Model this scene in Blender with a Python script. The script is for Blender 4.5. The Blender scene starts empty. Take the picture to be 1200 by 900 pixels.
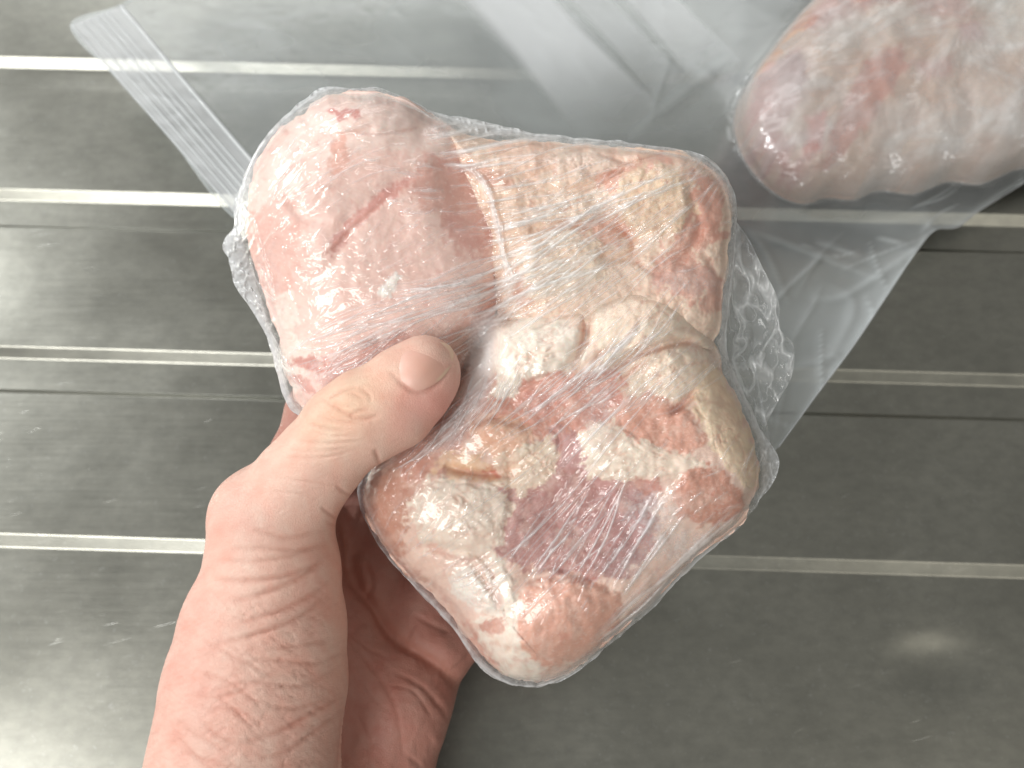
import bpy, math, random
import numpy as np
from mathutils import Matrix, Vector

# ------------------------------------------------------------------ camera, light, exposure
S = bpy.context.scene
TILT = math.radians(21.7)
DC = 0.36                                   # axis distance to the counter
F = 901.0                                   # focal length in photo pixels (1200 wide)
CAM = np.array([0.0, -DC * math.sin(TILT), DC * math.cos(TILT)])
RX = np.array([[1, 0, 0],
               [0, math.cos(TILT), -math.sin(TILT)],
               [0, math.sin(TILT), math.cos(TILT)]])
D0 = 0.232                                  # axis distance to the held pack
U = D0 / F                                  # one photo pixel at the held pack, in metres

cam_data = bpy.data.cameras.new('camera')
cam_data.sensor_width = 36.0
cam_data.lens = 36.0 * F / 1200.0
cam_data.clip_start = 0.01
cam_data.clip_end = 50
cam_data.dof.use_dof = True
cam_data.dof.focus_distance = 0.222
cam_data.dof.aperture_fstop = 10.5
cam = bpy.data.objects.new('camera', cam_data)
S.collection.objects.link(cam)
cam.location = CAM.tolist()
cam.rotation_euler = (TILT, 0, 0)
S.camera = cam

world = bpy.data.worlds.new('World')
S.world = world
world.use_nodes = True
wb = world.node_tree.nodes['Background']
wb.inputs[0].default_value = (1.0, 0.99, 0.94, 1)
wb.inputs[1].default_value = 0.28


def area(name, loc, target, sx, sy, power, col):
    L = bpy.data.lights.new(name, 'AREA')
    L.shape = 'RECTANGLE'
    L.size, L.size_y = sx, sy
    L.energy = power
    L.color = col
    o = bpy.data.objects.new(name, L)
    S.collection.objects.link(o)
    o.location = loc
    d = Vector(target) - Vector(loc)
    o.rotation_euler = d.to_track_quat('-Z', 'Y').to_euler()
    return o


area('ceiling_lamp', (-2.9, 1.3, 1.7), (0, 0, 0.1), 1.1, 0.4, 92, (0.98, 1.0, 1.0))
area('room_lamp', (-0.95, -0.98, 1.4), (0, -0.1, 0.1), 1.5, 0.8, 32, (1.0, 0.995, 0.97))
area('right_fill', (1.1, -1.05, 1.35), (0, -0.1, 0.1), 1.1, 0.9, 4.0, (1.0, 0.95, 0.84))  # added unseen fill, brightens the grooves on the right
area('far_lamp', (-0.5, 2.6, 1.5), (0, 0, 0.1), 2.6, 0.9, 18, (0.98, 1.0, 1.0))

S.render.engine = 'CYCLES'
S.cycles.use_denoising = True
S.cycles.max_bounces = 10
S.cycles.transparent_max_bounces = 40
S.cycles.caustics_reflective = False
S.cycles.caustics_refractive = False
S.view_settings.view_transform = 'Standard'
S.view_settings.look = 'None'
S.view_settings.exposure = -0.1
S.view_settings.gamma = 1.0
S.view_settings.use_curve_mapping = False

rng = np.random.default_rng(7)
random.seed(7)


# ------------------------------------------------------------------ maths helpers
def P(px, py, z):
    """photo pixel + height (in U) over the held pack's plane -> world point(s)"""
    px, py, z = np.broadcast_arrays(np.asarray(px, float), np.asarray(py, float), np.asarray(z, float))
    d = (F - z) * U
    c = np.stack([(px - 600) / F * d, (450 - py) / F * d, -d], -1)
    return c @ RX.T + CAM


def G(px, py, h=0.0):
    """photo pixel -> world point on the horizontal plane at height h"""
    px, py, h = np.broadcast_arrays(np.asarray(px, float), np.asarray(py, float), np.asarray(h, float))
    c = np.stack([(px - 600) / F, (450 - py) / F, -np.ones_like(px)], -1) @ RX.T
    t = (h - CAM[2]) / c[..., 2]
    return c * t[..., None] + CAM


def z_of_plane(px, py, h):
    """height in U over the pack plane of the point seen at px,py on the plane z = h"""
    w = G(px, py, h) - CAM
    d = -(w @ RX)[..., 2]
    return F - d / U


_perm = np.random.default_rng(3).permutation(512)
_perm = np.concatenate([_perm, _perm, _perm])
_g2 = np.random.default_rng(4).normal(size=(512, 2))
_g2 /= np.linalg.norm(_g2, axis=1, keepdims=True)


def noise(x, y, seed=0):
    x = np.asarray(x, float) + seed * 37.31
    y = np.asarray(y, float) + seed * 17.77
    xi, yi = np.floor(x).astype(int), np.floor(y).astype(int)
    xf, yf = x - xi, y - yi
    u = xf * xf * xf * (xf * (xf * 6 - 15) + 10)
    v = yf * yf * yf * (yf * (yf * 6 - 15) + 10)

    def g(dx, dy):
        k = _perm[(_perm[(xi + dx) & 511] + yi + dy) & 511]
        gr = _g2[k]
        return gr[..., 0] * (xf - dx) + gr[..., 1] * (yf - dy)
    a = g(0, 0) * (1 - u) + g(1, 0) * u
    b = g(0, 1) * (1 - u) + g(1, 1) * u
    return (a * (1 - v) + b * v) * 1.5


def fbm(x, y, seed=0, octaves=4, gain=0.5):
    s, a = 0, 1.0
    for o in range(octaves):
        s = s + a * noise(x * 2 ** o, y * 2 ** o, seed + o * 5)
        a *= gain
    return s


def sst(a, b, x):
    t = np.clip((x - a) / (b - a), 0, 1)
    return t * t * (3 - 2 * t)


def smooth_closed(pts, n):
    """closed Catmull-Rom through pts, n samples evenly by length"""
    p = np.asarray(pts, float)
    out = []
    m = len(p)
    for i in range(m):
        a, b, c, d = p[i - 1], p[i], p[(i + 1) % m], p[(i + 2) % m]
        t = np.linspace(0, 1, 24, endpoint=False)[:, None]
        out.append(0.5 * ((2 * b) + (-a + c) * t + (2 * a - 5 * b + 4 * c - d) * t ** 2 + (-a + 3 * b - 3 * c + d) * t ** 3))
    q = np.concatenate(out + [out[0][:1]])
    s = np.concatenate([[0], np.cumsum(np.linalg.norm(np.diff(q, axis=0), axis=1))])
    k = np.linspace(0, s[-1], n, endpoint=False)
    return np.stack([np.interp(k, s, q[:, 0]), np.interp(k, s, q[:, 1])], -1)


def smooth_open(pts, n):
    p = np.asarray(pts, float)
    e = np.concatenate([[2 * p[0] - p[1]], p, [2 * p[-1] - p[-2]]])
    out = []
    for i in range(1, len(e) - 2):
        a, b, c, d = e[i - 1], e[i], e[i + 1], e[i + 2]
        t = np.linspace(0, 1, 16, endpoint=False)[:, None]
        out.append(0.5 * ((2 * b) + (-a + c) * t + (2 * a - 5 * b + 4 * c - d) * t ** 2 + (-a + 3 * b - 3 * c + d) * t ** 3))
    q = np.concatenate(out + [p[-1:]])
    s = np.concatenate([[0], np.cumsum(np.linalg.norm(np.diff(q, axis=0), axis=1))])
    k = np.linspace(0, s[-1], n)
    return np.stack([np.interp(k, s, q[:, j]) for j in range(p.shape[1])], -1)


def lin(c):
    c = np.asarray(c, float) / 255.0
    return np.where(c <= 0.04045, c / 12.92, ((c + 0.055) / 1.055) ** 2.4)


class Raster:
    """a field of values over photo pixels, 1 px cells"""
    def __init__(self, x0, y0, x1, y1):
        self.x0, self.y0 = x0, y0
        self.w, self.h = x1 - x0, y1 - y0
        self.X, self.Y = np.meshgrid(np.arange(x0, x1, dtype=float), np.arange(y0, y1, dtype=float))

    def sample(self, f, px, py):
        x = np.clip(np.asarray(px) - self.x0, 0, self.w - 1.001)
        y = np.clip(np.asarray(py) - self.y0, 0, self.h - 1.001)
        i, j = x.astype(int), y.astype(int)
        a, b = x - i, y - j
        if f.ndim == 3:
            a, b = a[..., None], b[..., None]
        return (f[j, i] * (1 - a) + f[j, i + 1] * a) * (1 - b) + (f[j + 1, i] * (1 - a) + f[j + 1, i + 1] * a) * b

    def sdf(self, poly, warp=0, scale=22, seed=0, pad=60):
        """signed distance, positive inside; only near the polygon, far outside it is -pad"""
        q = np.asarray(poly, float)
        xa = int(max(q[:, 0].min() - pad - self.x0, 0)); xb = int(min(q[:, 0].max() + pad - self.x0, self.w))
        ya = int(max(q[:, 1].min() - pad - self.y0, 0)); yb = int(min(q[:, 1].max() + pad - self.y0, self.h))
        out = np.full((self.h, self.w), -float(pad))
        if xb <= xa or yb <= ya:
            return out
        X, Y = self.X[ya:yb, xa:xb], self.Y[ya:yb, xa:xb]
        if warp:
            X, Y = (X + warp * fbm(X / scale, Y / scale, seed, 4, 0.6), Y + warp * fbm(X / scale, Y / scale, seed + 50, 4, 0.6))
        d2 = np.full(X.shape, 1e12)
        ins = np.zeros(X.shape, bool)
        for k in range(len(q)):
            ax, ay = q[k]; bx, by = q[(k + 1) % len(q)]
            ex, ey = bx - ax, by - ay
            t = np.clip(((X - ax) * ex + (Y - ay) * ey) / (ex * ex + ey * ey + 1e-9), 0, 1)
            d2 = np.minimum(d2, (X - ax - t * ex) ** 2 + (Y - ay - t * ey) ** 2)
            c = (ay > Y) != (by > Y)
            if ey != 0:
                ins ^= c & (X < ax + (Y - ay) * ex / ey)
        d = np.sqrt(d2)
        out[ya:yb, xa:xb] = np.where(ins, d, -d)
        return out

    def stroke(self, f, pts, width, amp, taper=True):
        """adds a soft line of given width and height to f"""
        q = smooth_open(pts, max(8, int(sum(np.hypot(*(np.array(pts[i + 1]) - np.array(pts[i]))) for i in range(len(pts) - 1)) / 5)))
        pad = width * 3 + 2
        xa = int(max(q[:, 0].min() - pad - self.x0, 0)); xb = int(min(q[:, 0].max() + pad - self.x0, self.w))
        ya = int(max(q[:, 1].min() - pad - self.y0, 0)); yb = int(min(q[:, 1].max() + pad - self.y0, self.h))
        if xb <= xa or yb <= ya:
            return
        X, Y = self.X[ya:yb, xa:xb], self.Y[ya:yb, xa:xb]
        best = np.full(X.shape, 1e9); tt = np.zeros(X.shape)
        n = len(q) - 1
        for k in range(n):
            ax, ay = q[k]; ex, ey = q[k + 1] - q[k]
            t = np.clip(((X - ax) * ex + (Y - ay) * ey) / (ex * ex + ey * ey + 1e-9), 0, 1)
            d2 = (X - ax - t * ex) ** 2 + (Y - ay - t * ey) ** 2
            m = d2 < best
            best[m] = d2[m]; tt[m] = (k + t[m]) / n
        prof = np.exp(-best / (2 * (width * 0.5) ** 2))
        if taper:
            prof = prof * np.clip(4 * tt * (1 - tt), 0, 1) ** 0.6
        f[ya:yb, xa:xb] += amp * prof


def blur(f, n=1):
    for _ in range(n):
        p = np.pad(f, ((1, 1), (0, 0)), 'edge'); f = (p[:-2] + 2 * p[1:-1] + p[2:]) / 4
        p = np.pad(f, ((0, 0), (1, 1)), 'edge'); f = (p[:, :-2] + 2 * p[:, 1:-1] + p[:, 2:]) / 4
    return f


def dilate(f, n):
    for _ in range(n):
        p = np.pad(f, 1, 'edge')
        f = np.maximum.reduce([p[1:-1, 1:-1], p[:-2, 1:-1], p[2:, 1:-1], p[1:-1, :-2], p[1:-1, 2:]])
    return f


# ------------------------------------------------------------------ objects
def mesh_obj(name, V, faces, mat, parent=None, attrs=None, smooth=True):
    V = np.asarray(V, np.float32)
    me = bpy.data.meshes.new(name)
    faces = np.asarray(faces, np.int32)
    n = faces.shape[1]
    me.vertices.add(len(V)); me.vertices.foreach_set('co', V.ravel())
    me.loops.add(faces.size); me.loops.foreach_set('vertex_index', faces.ravel())
    me.polygons.add(len(faces))
    me.polygons.foreach_set('loop_start', np.arange(0, faces.size, n, dtype=np.int32))
    me.polygons.foreach_set('loop_total', np.full(len(faces), n, np.int32))
    me.polygons.foreach_set('use_smooth', np.full(len(faces), smooth))
    for k, a in (attrs or {}).items():
        a = np.asarray(a, np.float32)
        if a.ndim == 1:
            at = me.attributes.new(k, 'FLOAT', 'POINT'); at.data.foreach_set('value', a)
        else:
            if a.shape[1] == 3:
                a = np.concatenate([a, np.ones((len(a), 1), np.float32)], 1)
            at = me.attributes.new(k, 'FLOAT_COLOR', 'POINT'); at.data.foreach_set('color', a.ravel())
    me.update(calc_edges=True)
    me.validate()
    if mat:
        me.materials.append(mat)
    o = bpy.data.objects.new(name, me)
    S.collection.objects.link(o)
    if parent is not None:
        o.parent = parent
        o.matrix_parent_inverse = Matrix.Identity(4)
        q = parent
        loc = Vector((0, 0, 0))
        while q is not None:
            loc += q.location
            q = q.parent
        o.location = -loc if loc.length else (0, 0, 0)
    return o


def thing(name, loc, label, cat, kind=None, group=None):
    o = bpy.data.objects.new(name, None)
    S.collection.objects.link(o)
    o.location = tuple(float(v) for v in loc)
    o.empty_display_size = 0.02
    tag(o, label, cat, kind, group)
    return o


def tag(o, label=None, cat=None, kind=None, group=None):
    for k, v in (('label', label), ('category', cat), ('kind', kind), ('group', group)):
        if v:
            o[k] = v


def polar_grid(outline, centre, rings, power=1.0):
    """rings x n pixel positions from the centre to the outline, and r"""
    r = np.linspace(0, 1, rings + 1)[1:]
    r = 1 - (1 - r) ** power if power != 1 else r
    c = np.asarray(centre, float)
    pts = c + r[:, None, None] * (outline[None] - c)
    return pts, r


def polar_faces(rings, n, start, closed_centre):
    """quads between rings; indices begin at start; the centre is a tiny hole closed by degenerate-free quads"""
    k = np.arange(rings - 1)[:, None] * n + np.arange(n)[None]
    k2 = np.arange(rings - 1)[:, None] * n + (np.arange(n)[None] + 1) % n
    f = np.stack([k, k + n, k2 + n, k2], -1).reshape(-1, 4) + start
    h = n // 2 - 1
    cap = np.array([[i, i + 1, n - 2 - i, n - 1 - i] for i in range(h)]) + start
    return np.concatenate([f, cap])


def grid_faces(nu, nv):
    i = np.arange(nu - 1)[:, None] * nv + np.arange(nv - 1)[None]
    return np.stack([i, i + nv, i + nv + 1, i + 1], -1).reshape(-1, 4)


# ------------------------------------------------------------------ node helpers
class NT:
    def __init__(self, name):
        self.m = bpy.data.materials.new(name)
        self.m.use_nodes = True
        self.t = self.m.node_tree
        self.t.nodes.clear()
        self.out = self.n('ShaderNodeOutputMaterial')

    def n(self, kind, ins=None, **props):
        nd = self.t.nodes.new(kind)
        for k, v in props.items():
            setattr(nd, k, v)
        for k, v in (ins or {}).items():
            self.set(nd.inputs[k], v)
        return nd

    def set(self, sock, v):
        if isinstance(v, bpy.types.NodeSocket):
            self.t.links.new(v, sock)
        elif isinstance(v, bpy.types.Node):
            self.t.links.new(v.outputs[0], sock)
        else:
            if sock.type == 'RGBA' and len(v) == 3:
                v = (*v, 1)
            sock.default_value = v

    def math(self, op, a, b=0.0, c=None, clamp=False):
        nd = self.n('ShaderNodeMath', operation=op, use_clamp=clamp)
        self.set(nd.inputs[0], a); self.set(nd.inputs[1], b)
        if c is not None:
            self.set(nd.inputs[2], c)
        return nd.outputs[0]

    def mix(self, f, a, b, blend='MIX'):
        nd = self.n('ShaderNodeMix', data_type='RGBA', blend_type=blend)
        self.set(nd.inputs[0], f); self.set(nd.inputs[6], a); self.set(nd.inputs[7], b)
        return nd.outputs[2]

    def ramp(self, f, a, b, lo=0.0, hi=1.0):
        nd = self.n('ShaderNodeMapRange', clamp=True)
        for i, v in enumerate((f, a, b, lo, hi)):
            self.set(nd.inputs[i], v)
        return nd.outputs[0]

    def attr(self, name, kind='Fac'):
        return self.n('ShaderNodeAttribute', attribute_name=name).outputs[kind]

    def pos(self, scale=(1, 1, 1), rot=(0, 0, 0)):
        g = self.n('ShaderNodeNewGeometry')
        mp = self.n('ShaderNodeMapping', vector_type='POINT')
        self.set(mp.inputs[0], g.outputs['Position'])
        mp.inputs['Rotation'].default_value = rot
        mp.inputs['Scale'].default_value = scale
        return mp.outputs[0]

    def pos2(self, scale, ang):
        g = self.n('ShaderNodeNewGeometry')
        mp = self.n('ShaderNodeMapping', vector_type='TEXTURE')
        self.set(mp.inputs[0], g.outputs['Position'])
        mp.inputs['Rotation'].default_value = (0, 0, math.radians(ang))
        mp.inputs['Scale'].default_value = tuple(1 / v for v in scale)
        return mp.outputs[0]

    def tex(self, vec, scale=1.0, detail=3.0, rough=0.55):
        return self.n('ShaderNodeTexNoise', {'Vector': vec, 'Scale': scale, 'Detail': detail, 'Roughness': rough}).outputs[0]

    def bump(self, h, dist, strength=1.0, normal=None):
        nd = self.n('ShaderNodeBump', {'Height': h, 'Distance': dist, 'Strength': strength})
        if normal is not None:
            self.set(nd.inputs['Normal'], normal)
        return nd.outputs[0]

    def done(self, shader):
        self.set(self.out.inputs[0], shader)
        return self.m


# ------------------------------------------------------------------ materials
def mat_steel():
    t = NT('brushed_steel')
    R = (0, 0, math.radians(13))
    brush = t.tex(t.pos((25, 900, 60)), 1, 3, 0.6)
    cloud = t.tex(t.pos((1, 1, 1)), 14, 5, 0.6)
    speck = t.tex(t.pos((1, 1, 1)), 420, 2, 0.7)
    mott = t.tex(t.pos((1, 1.6, 1)), 130, 4, 0.65)
    sc = t.tex(t.pos2((45, 2300, 1), 14), 1, 1.5, 0.5)
    sc2 = t.tex(t.pos2((70, 2600, 1), 27), 1, 1.5, 0.5)
    mask = t.tex(t.pos((1, 1, 1)), 22, 3, 0.6)
    s1 = t.math('MULTIPLY', t.ramp(sc, 0.72, 0.78), t.ramp(mask, 0.52, 0.66))
    s2 = t.math('MULTIPLY', t.ramp(sc2, 0.73, 0.78), t.ramp(mask, 0.46, 0.36))
    scr = t.math('MAXIMUM', s1, s2)
    col = t.mix(t.ramp(cloud, 0.32, 0.68), (0.355, 0.35, 0.308), (0.43, 0.424, 0.375))
    col = t.mix(t.ramp(mott, 0.35, 0.7, 0, 0.55), col, (0.28, 0.28, 0.25))
    col = t.mix(t.ramp(speck, 0.62, 0.8, 0, 0.5), col, (0.55, 0.55, 0.53))
    col = t.mix(t.math('MULTIPLY', scr, 0.55), col, (0.85, 0.85, 0.84))
    rough = t.math('ADD', t.ramp(cloud, 0.3, 0.7, 0.28, 0.34), t.ramp(brush, 0.3, 0.7, -0.012, 0.018))
    rough = t.math('ADD', rough, t.math('MULTIPLY', scr, 0.2))
    h = t.math('ADD', t.math('MULTIPLY', brush, 0.12), t.math('MULTIPLY', mott, 0.9))
    h = t.math('SUBTRACT', h, t.math('MULTIPLY', scr, 1.0))
    b = t.n('ShaderNodeBsdfPrincipled', {'Base Color': col, 'Metallic': 1.0, 'Roughness': rough,
                                         'Normal': t.bump(h, 0.00005, 0.6)})
    return t.done(b)


def mat_meat(name, frost=0.0):
    t = NT(name)
    c = t.attr('tint', 'Color')
    n1 = t.tex(t.pos(), 160, 5, 0.65)
    n2 = t.tex(t.pos(), 900, 3, 0.6)
    n3 = t.tex(t.pos((1, 1, 1)), 60, 4, 0.6)
    c = t.mix(t.ramp(n1, 0.35, 0.72, 0, 0.6), c, t.mix(1.0, c, (1.0, 0.93, 0.91), 'MULTIPLY'))
    c = t.mix(t.ramp(n2, 0.55, 0.78, 0, 0.4), c, (0.90, 0.80, 0.74))
    c = t.mix(t.ramp(n3, 0.55, 0.75, 0, 0.25), c, t.mix(1.0, c, (1.0, 0.90, 0.88), 'MULTIPLY'))
    h = t.math('ADD', t.math('MULTIPLY', n1, 1.0), t.math('MULTIPLY', n2, 0.35))
    b = t.n('ShaderNodeBsdfPrincipled', {'Base Color': c, 'Roughness': 0.5, 'Subsurface Weight': 0.15,
                                         'Subsurface Radius': (1.0, 0.45, 0.3), 'Subsurface Scale': 0.003,
                                         'Normal': t.bump(h, 0.00012, 0.6)})
    return t.done(b)


def mat_film(name, veil=0.05, tint=(0.93, 0.95, 0.96), rough=0.07, clear=(0.985, 0.99, 0.99), wr=1.0, ior=1.45,
             scale=1.0):
    """thin clear plastic: see-through, mirror-like by Fresnel, whitish where 'haze' says it is creased or frosted"""
    t = NT(name)
    hz = t.attr('haze')
    n1 = t.tex(t.pos((1, 1, 1)), 240 * scale, 3, 0.55)
    n2 = t.tex(t.pos((1.0, 2.2, 1), (0, 0, 0.5)), 620 * scale, 2, 0.5)
    ridg = t.math('ABSOLUTE', t.math('SUBTRACT', n1, 0.5))
    h = t.math('ADD', t.math('MULTIPLY', ridg, -1.6), t.math('MULTIPLY', n2, 0.4))
    nm = t.bump(h, 0.0009 * wr, 0.8)
    geo = t.n('ShaderNodeNewGeometry')
    dt = t.n('ShaderNodeVectorMath', {0: geo.outputs['Incoming'], 1: nm}, operation='DOT_PRODUCT').outputs['Value']
    inv = t.math('SUBTRACT', 1.0, t.math('ABSOLUTE', dt), clamp=True)
    f2 = t.math('MULTIPLY_ADD', t.math('POWER', inv, 5.0), 0.75, 0.055, clamp=True)   # both faces of a thin sheet (Schlick)
    gl = t.n('ShaderNodeBsdfGlossy', {'Color': (1, 1, 1, 1), 'Roughness': rough, 'Normal': nm})
    df = t.n('ShaderNodeBsdfDiffuse', {'Color': (*tint, 1)})
    tl = t.n('ShaderNodeBsdfTranslucent', {'Color': (*tint, 1)})
    white = t.n('ShaderNodeMixShader', {0: 0.42, 1: df.outputs[0], 2: tl.outputs[0]})
    tr = t.n('ShaderNodeBsdfTransparent', {'Color': (*clear, 1)})
    v = t.math('ADD', hz, veil, clamp=True)
    base = t.n('ShaderNodeMixShader', {0: v, 1: tr.outputs[0], 2: white.outputs[0]})
    s = t.n('ShaderNodeMixShader', {0: f2, 1: base.outputs[0], 2: gl.outputs[0]})
    return t.done(s)


def mat_skin():
    t = NT('skin')
    c = t.attr('tint', 'Color')
    n1 = t.tex(t.pos(), 90, 5, 0.6)
    n2 = t.tex(t.pos(), 700, 3, 0.6)
    vo = t.n('ShaderNodeTexVoronoi', {'Vector': t.pos((1, 1, 1)), 'Scale': 1500}, feature='DISTANCE_TO_EDGE').outputs[0]
    c = t.mix(t.ramp(n1, 0.35, 0.7, 0, 0.55), c, t.mix(1.0, c, (1.0, 0.80, 0.76), 'MULTIPLY'))
    c = t.mix(t.ramp(n2, 0.4, 0.75, 0, 0.25), c, t.mix(1.0, c, (0.93, 0.85, 0.82), 'MULTIPLY'))
    h = t.math('ADD', t.math('MULTIPLY', t.ramp(vo, 0, 0.12), 0.45), t.math('MULTIPLY', n2, 0.8))
    b = t.n('ShaderNodeBsdfPrincipled', {'Base Color': c, 'Roughness': t.ramp(n2, 0.3, 0.7, 0.42, 0.56),
                                         'Subsurface Weight': 0.08, 'Subsurface Radius': (1.0, 0.5, 0.35),
                                         'Subsurface Scale': 0.002, 'Specular IOR Level': 0.4,
                                         'Normal': t.bump(h, 0.00022, 0.6)})
    return t.done(b)


def mat_nail():
    t = NT('nail')
    c = t.attr('tint', 'Color')
    n = t.tex(t.pos((1, 1, 1)), 300, 3, 0.6)
    c = t.mix(t.ramp(n, 0.3, 0.7, 0, 0.3), c, t.mix(1.0, c, (0.96, 0.88, 0.86), 'MULTIPLY'))
    b = t.n('ShaderNodeBsdfPrincipled', {'Base Color': c, 'Roughness': 0.42, 'Subsurface Weight': 0.1,
                                         'Subsurface Radius': (1, 0.4, 0.3), 'Subsurface Scale': 0.0015,
                                         'Normal': t.bump(n, 0.0002, 0.4)})
    return t.done(b)


M_STEEL = mat_steel()
M_MEAT = mat_meat('raw_chicken')
M_WRAP = mat_film('cling_film', veil=0.035, wr=0.32, rough=0.08)
M_WRAP2 = mat_film('frosted_cling_film', veil=0.12, wr=0.15, rough=0.35, tint=(0.90, 0.90, 0.90))
M_BAG_BACK = mat_film('freezer_bag_back', veil=0.05, tint=(0.84, 0.89, 0.90), rough=0.2, wr=0.3, scale=0.5)
M_BAG = mat_film('freezer_bag_plastic', veil=0.19, tint=(0.86, 0.91, 0.92), rough=0.22, wr=0.22, scale=0.5)
M_ZIP = mat_film('zip_plastic', veil=0.46, tint=(0.92, 0.93, 0.95), rough=0.15, wr=0.1)
M_RIDGE = mat_film('zip_ridge_plastic', veil=0.55, tint=(0.95, 0.97, 0.98), rough=0.15, wr=0.1)
M_PALE = mat_film('pale_panel_film', veil=0.60, tint=(0.97, 0.99, 1.0), rough=0.35, wr=0.2)
M_SKIN = mat_skin()
M_NAIL = mat_nail()

# ------------------------------------------------------------------ steel counter (drainboard)
ROT = math.radians(-1.75)
cr, sr = math.cos(ROT), math.sin(ROT)


def row_y(px, py):
    """counter coordinate across the grooves of a photo pixel"""
    w = G(px, py, 0.0)
    return float(-w[0] * sr + w[1] * cr)


def fillet(pts, rad, n=5):
    out = [pts[0]]
    for i in range(1, len(pts) - 1):
        a, b, c = (np.array(pts[i + k], float) for k in (-1, 0, 1))
        u, v = a - b, c - b
        lu, lv = np.linalg.norm(u), np.linalg.norm(v)
        ang = math.acos(np.clip(u @ v / lu / lv, -1, 1))
        cut = min(rad / math.tan(ang / 2), 0.45 * lu, 0.45 * lv)
        p, q = b + u / lu * cut, b + v / lv * cut
        for k in range(n + 1):
            s = k / n
            out.append(tuple((1 - s) ** 2 * p + 2 * s * (1 - s) * b + s * s * q))
    out.append(pts[-1])
    return out


counter = thing('steel_counter', (0, 0, 0), 'scratched stainless steel draining board with straight pressed grooves under the hand', 'counter', 'structure')
XL, XR = -1.1, 1.1


def strip(name, prof, nx=60):
    prof = np.array(prof)
    x = np.linspace(XL, XR, nx)
    yy = prof[:, 0][None].repeat(nx, 0); zz = prof[:, 1][None].repeat(nx, 0)
    xx = x[:, None].repeat(len(prof), 1)
    V = np.stack([xx * cr - yy * sr, xx * sr + yy * cr, zz], -1).reshape(-1, 3)
    return mesh_obj(name, V, grid_faces(nx, len(prof)), M_STEEL, counter)


lines = [row_y(0, y) for y in (63, 218, 403, 624)]
lo = [row_y(0, y) for y in (96, 262, 457, 650)]
pitch = lines[1] - lines[2]
tops = [lines[0] + pitch * k for k in (4, 3, 2, 1)]
grooves = [(t, t - (lines[1] - lo[1])) for t in tops] + list(zip(lines, lo))
edge = 0.9
zlev = 0.0
for gi, (a, b) in enumerate(grooves):
    m = 0.004
    # flat panel from the previous edge down to the groove
    yy = np.concatenate([np.linspace(edge, a + m, 6)])
    strip('panel', [(y, zlev) for y in yy])
    if gi < len(grooves) - 1:
        w = 0.0046
        prof = [(a + m, zlev), (a, zlev), (a - w, zlev - 0.0045), (b + 0.0028, zlev - 0.0045), (b, zlev - 0.0004), (b - m, zlev - 0.0004)]
        nz = zlev - 0.0004
    else:
        w = 0.0052
        prof = [(a + m, zlev), (a, zlev), (a - w, zlev - 0.0034), (a - w - m, zlev - 0.0034)]
        nz = zlev - 0.0034
    f = fillet(prof, 0.0016, 7)
    strip('groove', f)
    edge = f[-1][0]
    zlev = nz
# last panel, with a small dent
dp = G(1100, 778, zlev)
du, dv = dp[0] * cr + dp[1] * sr, -dp[0] * sr + dp[1] * cr
ys = np.unique(np.concatenate([np.linspace(edge, -0.7, 20), np.linspace(dv - 0.03, dv + 0.03, 61)]))[::-1]
xs = np.unique(np.concatenate([np.linspace(XL, XR, 30), np.linspace(du - 0.045, du + 0.045, 91)]))
gy_, gx_ = np.meshgrid(ys, xs)
zz = zlev - 0.0016 * np.exp(-(((gx_ - du) / 0.018) ** 2 + ((gy_ - dv) / 0.0105) ** 2) ** 1.3)
mesh_obj('panel', np.stack([gx_ * cr - gy_ * sr, gx_ * sr + gy_ * cr, zz], -1).reshape(-1, 3), grid_faces(len(xs), len(ys)), M_STEEL, counter)
Z_LOW = zlev

# ------------------------------------------------------------------ the held pack: fields over photo pixels
R1 = Raster(235, 80, 960, 830)
X, Y = R1.X, R1.Y

OUT_A = [(378, 112), (405, 106), (445, 107), (478, 116), (505, 134), (535, 150), (556, 185), (578, 225), (592, 275), (588, 330), (578, 385),
         (548, 440), (500, 490), (440, 515), (395, 500), (352, 478), (338, 445), (328, 405), (312, 360), (298, 315), (286, 270), (290, 222), (304, 180), (330, 148)]
OUT_B = [(520, 150), (560, 160), (620, 163), (690, 168), (760, 173), (815, 184), (846, 210), (859, 252), (856, 300), (848, 350), (842, 395),
         (800, 430), (720, 430), (640, 420), (590, 385), (572, 330), (560, 270), (530, 200)]
OUT_C = [(575, 372), (610, 362), (650, 352), (700, 338), (750, 330), (800, 348), (834, 395), (858, 450), (880, 500), (890, 550), (880, 598), (850, 628),
         (808, 662), (768, 704), (718, 748), (662, 788), (612, 800), (578, 782), (548, 748), (512, 704), (470, 668), (440, 632), (424, 585), (436, 540), (470, 500), (520, 460), (555, 405)]
OUT_F = [(378, 106), (405, 103), (447, 105), (482, 117), (512, 132), (560, 140), (605, 152), (660, 160), (730, 166), (800, 176), (842, 195), (861, 235), (862, 290),
         (856, 350), (852, 410), (870, 455), (890, 500), (911, 536), (905, 562), (872, 610), (812, 664), (742, 732), (664, 793), (612, 805),
         (568, 786), (525, 730), (487, 690), (445, 642), (421, 590), (418, 550), (400, 520), (352, 489), (334, 470), (322, 428), (312, 395), (292, 360),
         (275, 335), (268, 305), (262, 288), (274, 262), (281, 222), (298, 178), (328, 140)]


def dome(out, top, R, base=0.0):
    d = R1.sdf(smooth_closed(out, 140), pad=40)
    q = np.clip(d / R, 0, 1)
    h = base + top * np.sqrt(np.clip(1 - (1 - q) ** 2, 0, 1))
    return np.where(d > -1, h, -60.0), d


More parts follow.
